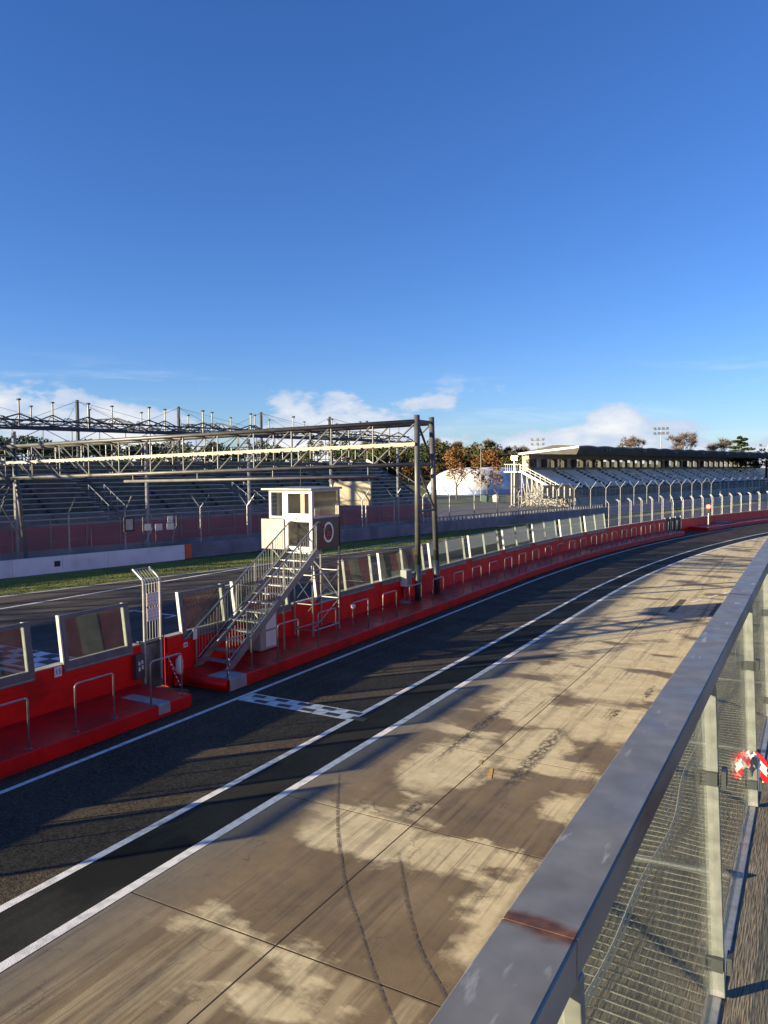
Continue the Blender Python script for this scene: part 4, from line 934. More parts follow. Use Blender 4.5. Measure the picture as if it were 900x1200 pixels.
# service gate with notices behind the orange end
sg = thing('service_gate', 'mesh service gate with white notices beside the orange barrier end', 'gate', (*far(38.0, -1.2), 0), farang(38))
for yy in (-1.3, 1.3): MB().tube((0, yy, 0), (0, yy, 3.0), .06, 8).build('gate_post', STEELD, sg)
for z in (1.15, 2.9): MB().tube((0, -1.3, z), (0, 1.3, z), .03, 6).build('rail', STEELM, sg)
MB().tube((0, -1.2, 1.2), (0, -.6, 2.2), .035, 6).build('strut', STEEL, sg); MB().tube((0, .9, 1.2), (0, 1.2, 2.2), .035, 6).build('strut', STEEL, sg)
for yy, z, a in ((-1.0, 2.3, .5), (-.15, 2.25, .55), (.75, 2.25, .55), (.75, 2.75, .4)): MB().box((.06, yy, z), (.02, a, .45)).build('notice', WHITE, sg)
wb = thing('notice_board', 'small wooden framed notice board fixed to a fence post', 'board', (*far(35.2, -.62), 2.6), farang(35)); MB().box((0, .2, 0), (.06, .75, .95)).build('frame', BARK, wb); MB().box((.036, .2, 0), (.012, .5, .7)).build('paper', BEIGE, wb)
# pale display board on a pole
lb = thing('display_board', 'large pale tan display board on a pole beside the catch fence', 'board', (*far(57.5, -1.0), 0), .25)
MB().box((-1.15, 0, 4.02), (3.7, .22, 2.05)).build('panel', mat('tan_panel', (.50, .44, .31), (.44, .39, .27), 1.2, .6), lb, bevel=.01); MB().box((-1.15, .02, 4.02), (3.78, .16, 2.13)).build('rim', STEELM, lb)
for x in (.25, -2.4): MB().tube((x, .0, 0), (x, .0, 3.0), .075, 8).build('pole', STEEL, lb)
for x in (-2.2, .5): MB().tube((x, .0, 5.05), (x, .0, 5.25), .03, 6).build('lifting_eye', STEEL, lb)

# ------------------------------------------------------------------ left grandstand: open benches under a bare roof frame
A0 = Vector((-44.5, 27.0)); dU = Vector((8.5, 39.0)).normalized(); dB = Vector((-dU.y, dU.x))
def S(u, D, z): p = A0 + dU * u + dB * D; return Vector((p.x, p.y, z))
gs = thing('bench_grandstand', 'long unroofed bench grandstand with dark red base and bare steel roof frame', 'grandstand', (*S(20, 4, 0).xy, 0)); GSI = Matrix.Translation(Vector(gs.location)).inverted()
def stp(name, mb, m, **k):
    o = mb.build(name, m, gs, **k); o.matrix_parent_inverse = GSI; return o
def sbox(u0, u1, D0, D1, z0, z1, mb=None):
    mb = mb or MB(); return mb.hexa([S(u0, D0, z0), S(u1, D0, z0), S(u1, D1, z0), S(u0, D1, z0)], [S(u0, D0, z1), S(u1, D0, z1), S(u1, D1, z1), S(u0, D1, z1)])
U1 = 46.0; NR = 14
ais = [-78, -60, -42, -24, -6, 10.8, 23.5, 35.0, U1]
for k in range(NR):
    D = .55 + .64 * k; z = 2.95 + .33 * k
    for a, b in zip(ais[:-1], ais[1:]):
        if a < -20 and a > -78: continue
        if a == -78: b = -24.6
        stp('bench', sbox(a + .6, b - .6, D, D + .26, z - .04, z + .02), SEATL)
m = sweep([(.45, 2.3)] + [q for k in range(NR) for q in ((.45 + .64 * k, 2.62 + .33 * k), (.45 + .64 * (k + 1), 2.62 + .33 * k))] + [(.45 + .64 * NR, 6.9), (.6, 2.2)], [-78, U1], lambda u, D: tuple(S(u, D, 0).xy))
stp('tiers', m, STANDG)
for a in ais[4:-1]:
    m = MB()
    for k in range(NR * 2): sbox(a - .55, a + .55, .5 + .32 * k, .5 + .32 * k + .3, 2.6 + .165 * k, 2.64 + .165 * k, m)
    stp('aisle_steps', m, CONC)
    for ua in (a - .6, a + .6):
        m = MB(); 
        for k in range(4): m.tube(S(ua, .55 + k * .9, 2.5 + .46 * k), S(ua, .55 + k * .9, 3.75 + .46 * k), .03, 6)
        m.tube(S(ua, .4, 3.7), S(ua, 3.3, 5.15), .03, 6); stp('aisle_rail', m, mat('blue_grey_rail', (.16, .2, .25), (.12, .15, .2), 3, .5))
# raking beams and columns
for u in np.arange(-76, U1 + 1, 4.6):
    m = MB(); m.bar(S(u, .3, 2.3), S(u, 9.6, 7.1), .1, .28)
    for D in (.8, 3.6, 6.4, 9.2): m.bar(S(u, D, 0), S(u, D, 2.45 + .516 * (D - .3)), .14, .14)
    stp('raker', m, STEELD)
stp('back_rail', MB().tube(S(-78, 9.5, 8.3), S(U1, 9.5, 8.3), .04, 6).tube(S(-78, 9.5, 7.85), S(U1, 9.5, 7.85), .03, 6), STEELM)
for u in np.arange(-6, U1 + .5, 2.1): stp('back_rail_post', MB().tube(S(u, 9.5, 7.1), S(u, 9.5, 8.35), .04, 6), STEELM)
bp = mat('stand_base_concrete', (.26, .25, .235), (.15, .145, .14), .8, .9, 0, .3, 10, c3=(.1, .1, .095), scale3=.4)
stp('base_wall', sbox(-78, U1, -.02, .25, 0, 1.05), bp)
stp('parapet', sbox(-78, U1, .0, .2, 2.55, 2.68), bp)
for k in range(-1, 10):
    u0 = -1.2 + 4.9 * k
    stp('banner_panel', sbox(u0 + .02, min(u0 + 4.88, U1), -.06, -.0, 1.05, 2.55), REDB)
stp('banner_panel', sbox(-78, -6.2, -.06, 0, 1.05, 2.55), REDB)
for u in np.arange(-4, U1, 2.45): stp('banner_post', MB().tube(S(u, -.1, .9), S(u, -.1, 3.0), .03, 6), STEELM)
# bare roof frame
US = [12.4 + 9.2 * k for k in range(-9, 4)]
for u in US:
    stp('mast', MB().tube(S(u, 9.0, 0), S(u, 9.0, 11.7), .14, 8), STEELD)
    stp('front_column', MB().tube(S(u + .5, .0, 0), S(u + .5, .0, 8.6), .13, 8), STEELM)
    t = MB(); nodes = [(-1.0, 8.75), (1.6, 9.0), (4.2, 9.2), (6.8, 9.35), (9.4, 9.5)]; tops = [(.3, 9.35), (2.9, 9.95), (5.5, 10.0), (8.1, 10.1)]
    for a, b in zip(nodes[:-1], nodes[1:]): t.tube(S(u, *a), S(u, *b), .07, 6)
    for a, b in zip(tops[:-1], tops[1:]): t.tube(S(u, *a), S(u, *b), .06, 6)
    for i, q in enumerate(tops): t.tube(S(u, *nodes[i]), S(u, *q), .045, 5); t.tube(S(u, *q), S(u, *nodes[i + 1]), .045, 5)
    stp('roof_truss', t, STEELD)
    t = MB()
    for du in (-4.6, 4.6): t.tube(S(u, 9.0, 11.6), S(u + du, 9.0, 9.7), .014, 4); t.tube(S(u, 9.0, 11.6), S(u + du, 1.6, 9.2), .014, 4)
    t.tube(S(u, 9, 11.6), S(u, -.8, 8.9), .014, 4); stp('stay_cable', t, STEELM)
for D, z, r_ in ((-1.0, 8.75, .085), (-.6, 9.3, .06), (1.6, 9.0, .06), (4.2, 9.2, .06), (6.8, 9.35, .06), (9.4, 9.5, .09)):
    stp('purlin', MB().tube(S(-78, D, z), S(41.5, D, z), r_, 6), STEELD)
for D, zl, zh in ((.3, 9.0, 9.75), (5.5, 9.2, 10.15), (9.0, 9.4, 10.1)):     # zigzag members with short stub posts
    m = MB(); sp_ = MB(); u = -74.0; i = 0
    while u < 41:
        m.tube(S(u, D, zl if i % 2 else zh), S(u + 2.3, D, zh if i % 2 else zl), .05, 5)
        if not i % 2:
            sp_.tube(S(u, D, zl), S(u, D, zh + .85), .05, 6); sp_.tube(S(u, D, zh + .85), S(u, D, zh + .95), .14, 8)
        u += 2.3; i += 1
    stp('lattice', m, STEELD); stp('stub_posts', sp_, STEELD, kind='stuff')
m = MB()
for i, u in enumerate(US[5:]): 
    for D in (0, 4.2): m.tube(S(u, D, 9.1), S(u + 9.2 if i < 7 else u, D + 4.2, 9.4), .03, 5)
stp('wind_bracing', m, STEELM)
for u in np.arange(-8.6, 41, 2.3):
    stp('rear_upright', MB().tube(S(u, 9.35, 7.0), S(u, 9.35, 9.5), .035, 5), STEELD)
m = MB()
for i, u in enumerate(np.arange(-8.6, 40, 4.6)): m.tube(S(u, 9.35, 7.2), S(u + 4.6, 9.35, 9.4), .025, 4); m.tube(S(u + 4.6, 9.35, 7.2), S(u, 9.35, 9.4), .025, 4)
stp('rear_bracing', m, STEELM)
for D, z_ in ((1.6, 9.0), (4.2, 9.2), (6.8, 9.35)):
    m = MB()
    for i, u in enumerate(np.arange(-8.6, 40, 2.3)): m.tube(S(u, D, z_), S(u + 2.3, D + 2.6 * (1 if i % 2 else -1), z_ + .1), .028, 4); m.tube(S(u, D, z_), S(u + 1.15, D + 1.3, z_ + .8), .028, 4); m.tube(S(u + 1.15, D + 1.3, z_ + .8), S(u + 2.3, D, z_), .028, 4)
    stp('space_frame', m, STEELD)
for u in np.arange(-110, -40, 9.2):  # unseen canopy, added out of frame to cast shade on the track
    stp('shade_caster_panel', sbox(u + .05, u + 9.15, -2.0, 9.6, 12.0, 12.12), CONC)
    for D in (-1.6, 9.2): stp('shade_caster_column', MB().tube(S(u, D, 0), S(u, D, 12), .16, 8), STEELM)
stp('end_stair_beam', MB().bar(S(U1 + .2, .2, 2.4), S(U1 + .2, 9.5, 7.2), .08, .3), STEELM)
stp('end_rail', MB().tube(S(U1 + .2, .2, 3.5), S(U1 + .2, 9.5, 8.3), .04, 6), STEELM)
for k in range(7): stp('end_rail_post', MB().tube(S(U1 + .2, .4 + 1.5 * k, 2.5 + .77 * k), S(U1 + .2, .4 + 1.5 * k, 3.6 + .77 * k), .035, 6), STEELM)

# ------------------------------------------------------------------ covered grandstand at the far bend
B0 = Vector((-33.2, 122.0)); eU = Vector((.235, .972)).normalized(); eB = Vector((-eU.y, eU.x))
def T(u, D, z): p = B0 + eU * u + eB * D; return Vector((p.x, p.y, z))
cs = thing('covered_grandstand', 'covered grandstand with white seat rows and a dark wavy roof at the bend', 'grandstand', (*T(30, 6, 0).xy, 0)); CSI = Matrix.Translation(Vector(cs.location)).inverted()
def ctp(name, mb, m, **k):
    o = mb.build(name, m, cs, **k); o.matrix_parent_inverse = CSI; return o
def tbox(u0, u1, D0, D1, z0, z1, mb=None):
    mb = mb or MB(); return mb.hexa([T(u0, D0, z0), T(u1, D0, z0), T(u1, D1, z0), T(u0, D1, z0)], [T(u0, D0, z1), T(u1, D0, z1), T(u1, D1, z1), T(u0, D1, z1)])
CL = 118.0; NRR = 11
aisles = [0] + [7.5 + 8.2 * k for k in range(13)] + [CL]
for k in range(NRR):
    D = 1.0 + .72 * k; z = 2.0 + .325 * k
    for i, (a, b) in enumerate(zip(aisles[:-1], aisles[1:])):
        a_, b_ = a + .55, b - .55
        mb = MB(); tbox(a_, b_, D + .1, D + .42, z + .3, z + .36, mb); tbox(a_, b_, D + .42, D + .48, z + .3, z + .68, mb)
        ctp('seat_row', mb, SEATW)
m = MB()
for k in range(NRR): tbox(0, CL, .9 + .72 * k, .9 + .72 * (k + 1), 1.2, 2.0 + .325 * k, m)
ctp('tiers', m, mat('tier_concrete', (.30, .31, .33), (.2, .21, .22), .5, .85))
m = MB()
for a in aisles[1:-1]:
    for k in range(NRR * 2): tbox(a - .5, a + .5, .9 + .36 * k, 1.26 + .36 * k, 2.0 + .1625 * k, 2.03 + .1625 * k + .02, m)
ctp('aisle_steps', m, BLACK)
for a in aisles[1:-1]:
    m = MB()
    for k in range(6): m.tube(T(a, 1.2 + 1.4 * k, 2.1 + .63 * k), T(a, 1.2 + 1.4 * k, 3.15 + .63 * k), .05, 5)
    m.tube(T(a, 1.2, 3.1), T(a, 8.2, 6.25), .05, 5); ctp('aisle_rail', m, STEELD)
ctp('back_wall_sill', tbox(0, CL, 8.9, 9.2, 4.5, 6.35), CONC)
ctp('back_wall_header', tbox(0, CL, 8.9, 9.2, 7.75, 8.6), ROOFG)
for i, u in enumerate(np.arange(1.0, CL, 3.4)):
    ctp('back_pillar', tbox(u - .55, u + .55, 8.5, 9.1, 6.35, 7.75), ROOFD)
    if 18 < u < 42 or 80 < u < 96: continue
    ctp('back_window', tbox(u + .57, u + 2.83, 9.0, 9.04, 6.37, 7.73), WPANE if i % 3 else mat('frosted_pane', (.5, .52, .5), (.35, .36, .35), 2, .3))
ctp('front_glazing', tbox(0, CL, .6, .66, 1.4, 3.1), glass('stand_glazing', (.30, .36, .36), (.2, .24, .24), .3))
for u in np.arange(0, CL + .1, 2.4): ctp('glazing_post', MB().tube(T(u, .55, 1.0), T(u, .55, 3.15), .05, 5), STEELM)
ctp('front_wall', tbox(0, CL, .3, .55, 0, 1.45), CONC)
# roof: deep dark soffit with a scalloped front edge
vs = []; fs = []; nu = 120
for i in range(nu + 1):
    u = -1.0 + (CL + 2) * i / nu; sc_ = .16 * abs(math.sin(math.pi * (u + 1) / 6.0))
    for D, z in ((-.8, 9.55 + sc_), (-.8, 9.25 + sc_), (-.3, 8.35), (9.3, 8.62), (10.4, 8.45), (10.4, 8.75), (4.0, 9.9 + sc_ * .4)): vs.append(T(u, D, z))
for i in range(nu):
    for j in range(7): fs.append((i * 7 + j, i * 7 + (j + 1) % 7, (i + 1) * 7 + (j + 1) % 7, (i + 1) * 7 + j))
fs += [tuple(range(7)), tuple(nu * 7 + j for j in range(7))]
ctp('roof', MB().add(vs, fs), ROOFD)
vs = []; fs = []
for i in range(nu + 1):
    u = -1.02 + (CL + 2.04) * i / nu; sc_ = .16 * abs(math.sin(math.pi * (u + 1) / 6.0))
    for D, z in ((-.84, 9.52 + sc_), (-.84, 9.66 + sc_), (-.6, 9.67 + sc_), (-.6, 9.6 + sc_)): vs.append(T(u, D, z))
for i in range(nu):
    for j in range(4): fs.append((i * 4 + j, i * 4 + (j + 1) % 4, (i + 1) * 4 + (j + 1) % 4, (i + 1) * 4 + j))
ctp('roof_edge', MB().add(vs, fs), ROOFG)
gb_ = MB().bar(T(-1.1, -.8, 9.55), T(-1.1, 10.4, 8.62), .08, .3); ctp('gable_edge', gb_, WHITE)
for u in np.arange(8, CL, 14.0): ctp('loudspeaker', tbox(u, u + .7, -.82, -.5, 8.95, 9.3, tbox(u + 1.0, u + 1.7, -.82, -.5, 8.95, 9.3)), BLACK)
# near end: sunlit stair flight and truss work
ctp('end_wall', tbox(-.2, -.02, .9, 9.2, 0, 2.2), CONC)
for k in range(12): ctp('end_step', tbox(-2.0, -.25, 1.0 + .72 * k, 1.72 + .72 * k, 1.9 + .33 * k, 2.0 + .33 * k), CONC)
for k in range(9): 
    D = 1.2 + 1.0 * k; ctp('end_strut', MB().bar(T(-1.9, D, 0), T(-1.9, D, 1.9 + .45 * (D - 1)), .16, .16), PANELW)
    if k < 8: ctp('end_diagonal', MB().bar(T(-1.95, D, .2), T(-1.95, D + 1.0, 1.7 + .45 * D), .1, .1), PANELW)
ctp('end_stringer', MB().bar(T(-2.05, .8, 1.8), T(-2.05, 9.4, 5.75), .1, .35), WHITE); ctp('end_rail', MB().tube(T(-2.05, .8, 2.9), T(-2.05, 9.4, 6.85), .06, 6).tube(T(-2.05, .8, 2.5), T(-2.05, 9.4, 6.4), .04, 6), WHITE)
for k in range(10): ctp('end_rail_post', MB().tube(T(-2.05, .9 + .94 * k, 1.9 + .43 * k), T(-2.05, .9 + .94 * k, 2.95 + .43 * k), .045, 6), WHITE)
ctp('end_platform', tbox(-2.1, .0, 9.4, 12.6, 5.55, 5.75), WHITE); ctp('end_platform_wall', tbox(-2.1, 0, 11.0, 11.2, 0, 5.5), PANELW)
for D in np.arange(9.5, 12.7, .4): ctp('platform_baluster', MB().tube(T(-2.05, D, 5.75), T(-2.05, D, 6.9), .035, 5), WHITE)
ctp('platform_rail', MB().tube(T(-2.05, 9.4, 6.9), T(-2.05, 12.6, 6.9), .05, 6), WHITE); ctp('gable_wall', tbox(-.25, -.05, 8.9, 10.2, 5.75, 8.5), mat('gable_render', (.34, .31, .28), (.28, .25, .23), 1, .8))
sb = thing('timing_board', 'small black board with pale bars near the end of the covered grandstand', 'board', (*T(-5.5, .2, 0).xy, 0), .35)
MB().box((0, 0, 2.55), (4.6, .2, 2.1)).build('panel', BLACK, sb)
for k in range(5): MB().box((-1.7 + .85 * k, -.11, 2.5), (.16, .03, 1.7 if k % 2 else 1.2)).build('bar', WHITE, sb)
for x in (-1.8, 1.8): MB().tube((x, 0, 0), (x, 0, 1.5), .07, 6).build('leg', STEEL, sb)
cp = thing('rubble_heap', 'sunlit heap of pale stacked scaffold parts under the grandstand end', 'heap', (*T(-4.5, 4.5, 0).xy, 0)); hp = MB()
for _ in range(70):
    a = Vector((rng.gauss(0, 2.0), rng.gauss(0, 1.6), rng.uniform(.1, 2.2))); d = Vector((rng.uniform(-1, 1), rng.uniform(-1, 1), rng.uniform(-.5, .8))).normalized() * rng.uniform(.6, 1.6); hp.bar(a, a + d, .12, .12)
hp.build('scaffold_parts', PANELW, cp, kind='stuff')

# ------------------------------------------------------------------ white mesh fence panels on the pit wall
wf = thing('pit_wall_fence', 'white mesh fence panels with bent tops along the far pit wall', 'fence', (*lane(75, -15.86), 1.15)); FI = Matrix.Translation(Vector(wf.location)).inverted()
pm = MB().path([(0, 0, 0), (0, 0, 1.85), (-.03, 0, 1.92), (-.24, 0, 2.14)], .02, 6).mesh('post'); pm.materials.append(STEEL)
s = 61.2
while s < 127:
    zb_ = 1.4 if s < 73.5 else (1.17 if s > 77.6 else .1)
    e = s + 2.45
    for ss_ in (s, e - .28):
        o = inst('post', pm, None, wf, (*lane(ss_, -15.86), zb_), laneang(ss_)); o.matrix_parent_inverse = FI
        if zb_ < 1: o.scale = (1, 1, 1.5)
    A, B = lane(s, -15.86), lane(e - .28, -15.86)
    o = MB().add([(*A, zb_ + .05), (*B, zb_ + .05), (*B, zb_ + 1.85), (*A, zb_ + 1.85)], [(0, 1, 2, 3)]).build('mesh_panel', WIREW, wf); o.matrix_parent_inverse = FI
    s = e
tg = thing('black_gate', 'black steel gate closing the gap between the red walls', 'gate', (*lane(73.7, -15.86), 0), laneang(75.5))
for k in range(3): MB().box((0, .66 + 1.28 * k, .7), (.08, 1.24, 1.35)).build('gate_leaf', BLACK, tg)
for k in range(4): MB().tube((.07, .05 + 1.25 * k, 0), (.07, .05 + 1.25 * k, 1.5), .05, 6).build('gate_post', STEEL, tg)
sgn = thing('traffic_signal', 'pit exit signal with a lit red lamp on a short pole', 'traffic light', (*lane(80.6, -14.3), .352))
MB().tube((0, 0, 0), (0, 0, 1.3), .06, 8).build('pole', POSTW, sgn)
hd = MB().box((0, 0, 1.75), (.34, .30, .9)).build('head', BLACK, sgn, bevel=.03)
MB().lathe((0, 0, 0), [(.2, 0), (.2, .04), (.1, .1)], 12).build('lamp', emit('red_lamp', (1, .05, .03), 6), hd).matrix_local = Matrix.Translation((0, -.15, 1.95)) @ Matrix.Rotation(R(90), 4, 'X')
sk = thing('pallet', 'grey pallet lying on the far red platform', 'pallet', (*lane(86.5, -14.9), .352), laneang(86))
for k in range(6): MB().box((-.5 + .2 * k, 0, .1), (.14, 2.6, .04)).build('board', CONC, sk)
for yy in (-1.2, 0, 1.2): MB().box((0, yy, .04), (1.1, .12, .08)).build('bearer', CONC, sk)

# ------------------------------------------------------------------ field, road, dome, trees and masts beyond
sheet(frange(72, 126, 6), lambda y: tuple(Vector(far(y, -1.4)) + Vector((-30, 9))), lambda y: far(y, -1.4), -.03).build('service_road', ROADF, kind='structure')
rr = thing('low_railing', 'low white picket railing behind the catch fence', 'fence', (*far(80, -2.4), 0)); RI = Matrix.Translation(Vector(rr.location)).inverted()
pk = MB().box((0, 0, .5), (.06, .16, 1.0)).mesh('picket'); pk.materials.append(CONC)
for y in np.arange(66, 104, .62): o = inst('picket', pk, None, rr, (*far(y, -2.4), .25), farang(y)); o.matrix_parent_inverse = RI
for z in (.35, 1.2):
    o = sweep([(-2.45, z), (-2.35, z), (-2.35, z + .1), (-2.45, z + .1)], frange(66, 104, 3), far).build('rail', CONC, rr); o.matrix_parent_inverse = RI
for i, (x, y, c, lbl) in enumerate(((-53, 132, (.03, .10, .06), 'green waste container on the field edge by the road'), (-51, 132.6, (.5, .5, .48), 'pale waste container between the green and black ones'), (-48.6, 133.5, (.02, .02, .022), 'row of black waste containers on the field edge'))):
    t = thing('waste_container', lbl, 'container', (x, y, -.02)); cm = mat('container_paint', c, None, 2, .5)
    for k in range(3 if i == 2 else 1):
        MB().hexa([(-.5 + k * 1.2, -.5, .15), (.5 + k * 1.2, -.5, .15), (.5 + k * 1.2, .5, .15), (-.5 + k * 1.2, .5, .15)], [(-.6 + k * 1.2 + .02, -.6, 1.3), (.58 + k * 1.2, -.6, 1.3), (.58 + k * 1.2, .6, 1.3), (-.58 + k * 1.2, .6, 1.3)]).build('bin_body', cm, t)
        MB().lathe((k * 1.2, 0, 1.3), [(.58, 0), (.5, .16), (.2, .26)], 10).build('lid', cm, t)
# inflated dome
dm = thing('sports_dome', 'large white inflated sports dome beyond the field', 'dome', (-75.6, 187, -.05), R(68))
DW = bpy.data.materials.new('dome_skin'); DW.use_nodes = True
def domem():
    t = DW.node_tree; p = t.nodes['Principled BSDF']; p.inputs['Roughness'].default_value = .5
    g = t.nodes.new('ShaderNodeNewGeometry'); s = t.nodes.new('ShaderNodeSeparateXYZ'); t.links.new(g.outputs['Position'], s.inputs[0])
    n = t.nodes.new('ShaderNodeTexNoise'); n.inputs['Scale'].default_value = .5; n.inputs['Detail'].default_value = 7; t.links.new(g.outputs['Position'], n.inputs['Vector'])
    r = t.nodes.new('ShaderNodeValToRGB'); r.color_ramp.elements[0].position = .4; r.color_ramp.elements[1].position = .6; r.color_ramp.elements[0].color = (.52, .5, .46, 1); r.color_ramp.elements[1].color = (.78, .77, .74, 1); t.links.new(n.outputs[0], r.inputs[0])
    q = t.nodes.new('ShaderNodeMath'); q.operation = 'LESS_THAN'; q.inputs[1].default_value = 1.25; t.links.new(s.outputs[2], q.inputs[0])
    mx = t.nodes.new('ShaderNodeMix'); mx.data_type = 'RGBA'; mx.inputs[7].default_value = (.30, .38, .62, 1); t.links.new(q.outputs[0], mx.inputs[0]); t.links.new(r.outputs[0], mx.inputs[6]); t.links.new(mx.outputs[2], p.inputs['Base Color'])
    b = t.nodes.new('ShaderNodeBump'); b.inputs['Strength'].default_value = .6; b.inputs['Distance'].default_value = .3; t.links.new(n.outputs[0], b.inputs['Height']); t.links.new(b.outputs[0], p.inputs['Normal'])
domem()
vs = []; fs = []; nu, nv = 40, 14
for j in range(nv + 1):
    e = math.pi / 2 * j / nv
    for i in range(nu):
        a = 2 * math.pi * i / nu; ca, sa = math.cos(a), math.sin(a); sx = math.copysign(abs(ca) ** .75, ca); sy = math.copysign(abs(sa) ** .75, sa)
        rr_ = math.cos(e) ** .74; gr = 1 + .012 * math.cos(8 * a)
        vs.append((15 * sx * rr_ * gr, 11.6 * sy * rr_ * gr, 7.2 * math.sin(e) ** .95 * (1 - .10 * math.exp(-(sy * rr_ * 3.0) ** 2))))
for j in range(nv):
    for i in range(nu): fs.append((j * nu + i, j * nu + (i + 1) % nu, (j + 1) * nu + (i + 1) % nu, (j + 1) * nu + i))
MB().add(vs, fs).build('skin', DW, dm, smooth=True)

def leaf_mat(name, c1, c2):
    m = mat(name, c1, c2, .35, .8, detail=3); p = m.node_tree.nodes['Principled BSDF']; p.inputs['Specular IOR Level'].default_value = .2; return m
LEV = leaf_mat('evergreen_leaves', (.062, .085, .024), (.030, .046, .014)); LPI = leaf_mat('pine_needles', (.032, .058, .020), (.016, .030, .012))
LAU = leaf_mat('autumn_leaves', (.26, .125, .035), (.15, .075, .03)); LOL = leaf_mat('dry_olive_leaves', (.100, .086, .036), (.058, .052, .024)); LBR = leaf_mat('bare_twigs', (.17, .125, .10), (.11, .08, .065))
def leaves(mb, c, rad, n, size, r, flat=1.0, shell=.35):
    for _ in range(n):
        d = Vector((r.gauss(0, 1), r.gauss(0, 1), r.gauss(0, 1))).normalized(); q = Vector(c) + Vector((d.x * rad[0], d.y * rad[1], d.z * rad[2] * flat)) * (shell + (1 - shell) * r.random() ** .4)
        a = Vector((r.gauss(0, 1), r.gauss(0, 1), r.gauss(0, .7))).normalized(); b = a.cross(Vector((r.gauss(0, 1), r.gauss(0, 1), r.gauss(0, 1)))).normalized(); s = size * r.uniform(.5, 1.3)
        mb.add([q - a * s, q + b * s * .7, q + a * s, q - b * s * .7], [(0, 1, 2, 3)])
def limbs(mb, p, d, l, rad, depth, r, tips, spread=.6):
    e = p + d * l; mb.tube(p, e, rad, 5, rad * .62)
    if depth == 0: tips.append(e); return
    for _ in range(3 if depth > 1 else 4):
        nd = (d + Vector((r.uniform(-spread, spread), r.uniform(-spread, spread), r.uniform(-.1, spread * .8)))).normalized(); limbs(mb, e - d * l * r.uniform(0, .3), nd, l * r.uniform(.6, .8), rad * .55, depth - 1, r, tips, spread)
def broad_tree(name, label, loc, h, wd, leafm, seed, n=1500, size=.28, group=None, dens=1.0, bare=False):
    r = random.Random(seed); t = thing(name, label, 'tree', loc, 0, group); tr = MB(); tips = []
    limbs(tr, Vector((0, 0, 0)), Vector((0, 0, 1)), h * (.3 if not bare else .34), h * .022, 3 if not bare else 4, r, tips, .75 if not bare else .6)
    tr.build('trunk', BARK, t)
    cr = MB()
    if bare:
        for tp__ in tips:
            for _ in range(12):
                d = Vector((r.gauss(0, .7), r.gauss(0, .7), r.uniform(.0, 1.1))).normalized(); cr.tube(tp__, tp__ + d * r.uniform(.5, 1.7), .05, 3, .02)
    else:
        for k in range(16):
            a = r.uniform(0, 6.28); q = r.random() ** .6; z = h * r.uniform(.38, .92); env = math.sin(math.pi * min(1, max(0.05, (z / h - .2) / .85))) ** .6
            leaves(cr, (math.cos(a) * q * wd * .42 * env, math.sin(a) * q * wd * .42 * env, z), (wd * .2, wd * .2, h * .13), int(n / 16), size, r)
    cr.build('crown', leafm, t); return t
broad_tree('autumn_tree', 'slender tree with sparse orange autumn leaves before the dome, left one', (-65.0, 146.2, 0), 11.2, 5.6, LAU, 3, 1500, .2)['label'] = 'orange autumn tree at the edge of the white dome'
broad_tree('autumn_tree', 'orange-brown autumn tree before the middle of the white dome', (-59.2, 148.7, 0), 10.0, 6.6, LAU, 5, 1800, .2)
broad_tree('bare_tree', 'broad leafless tree rising behind the covered grandstand roof', (-30.2, 217.9, 0), 19.5, 15, LBR, 8, bare=True)
broad_tree('bare_tree', 'small leafless tree behind the grandstand next to a floodlight mast', (-45.0, 230, 0), 16.5, 7, LBR, 9, bare=True)
broad_tree('bare_tree', 'low leafless tree between the broad bare tree and the cedar', (-23.5, 230, 0), 15, 7, LBR, 10, bare=True)
# cedar with flat tiers
cd = thing('cedar_tree', 'dark cedar with flat tiers behind the covered grandstand', 'tree', (-17.3, 219.3, 0)); r = random.Random(4); tr = MB().tube((0, 0, 0), (.3, 0, 13), .4, 7, .12); cr = MB()
for k in range(15):
    z = 6.5 + 7.0 * k / 14; wd_ = 5.2 * (1 - ((k / 14) ** 1.6) * .75); a = k * 2.4; c = Vector((math.cos(a) * wd_ * .5, math.sin(a) * wd_ * .5, z + .4)); tr.tube((.1, 0, z - .3), c, .12, 5, .05); leaves(cr, c, (wd_ * .5, wd_ * .5, .35), 150, .28, r)
tr.build('trunk', BARK, cd); cr.build('crown', LEV, cd)
hg = thing('evergreen_hedge', 'dense clipped dark green trees at the end of the grandstand roof', 'hedge', (-11.5, 226, 0)); cr = MB()
for k in range(9): leaves(cr, (-2.5 + 1.6 * k, rng.uniform(-1, 1), 8.3 + rng.uniform(-.5, .5)), (1.9, 1.9, 2.6), 220, .3, rng)
cr.build('crown', LEV, hg); MB().tube((0, 0, 0), (0, 0, 8), .3, 6).tube((6, 0, 0), (6, 0, 8), .3, 6).build('trunk', BARK, hg)
def pine(loc, h, wd, seed):
    r = random.Random(seed); t = thing('umbrella_pine', 'dark umbrella pine behind the bench grandstand', 'tree', loc, 0, 'umbrella pines behind the bench grandstand'); tr = MB().tube((0, 0, 0), (.2, .1, h * .8), .3, 6, .18); cr = MB()
    for k in range(11):
        a = r.uniform(0, 6.28); q = r.random() ** .5 * wd * .36; c = Vector((math.cos(a) * q, math.sin(a) * q, h * .86 + r.uniform(-.4, .5) - .04 * q * q)); tr.tube((.2, .1, h * .62), c, .09, 4, .04); leaves(cr, c, (wd * .2, wd * .2, h * .09), 150, .26, r)
    tr.build('trunk', BARK, t); cr.build('crown', LPI, t)
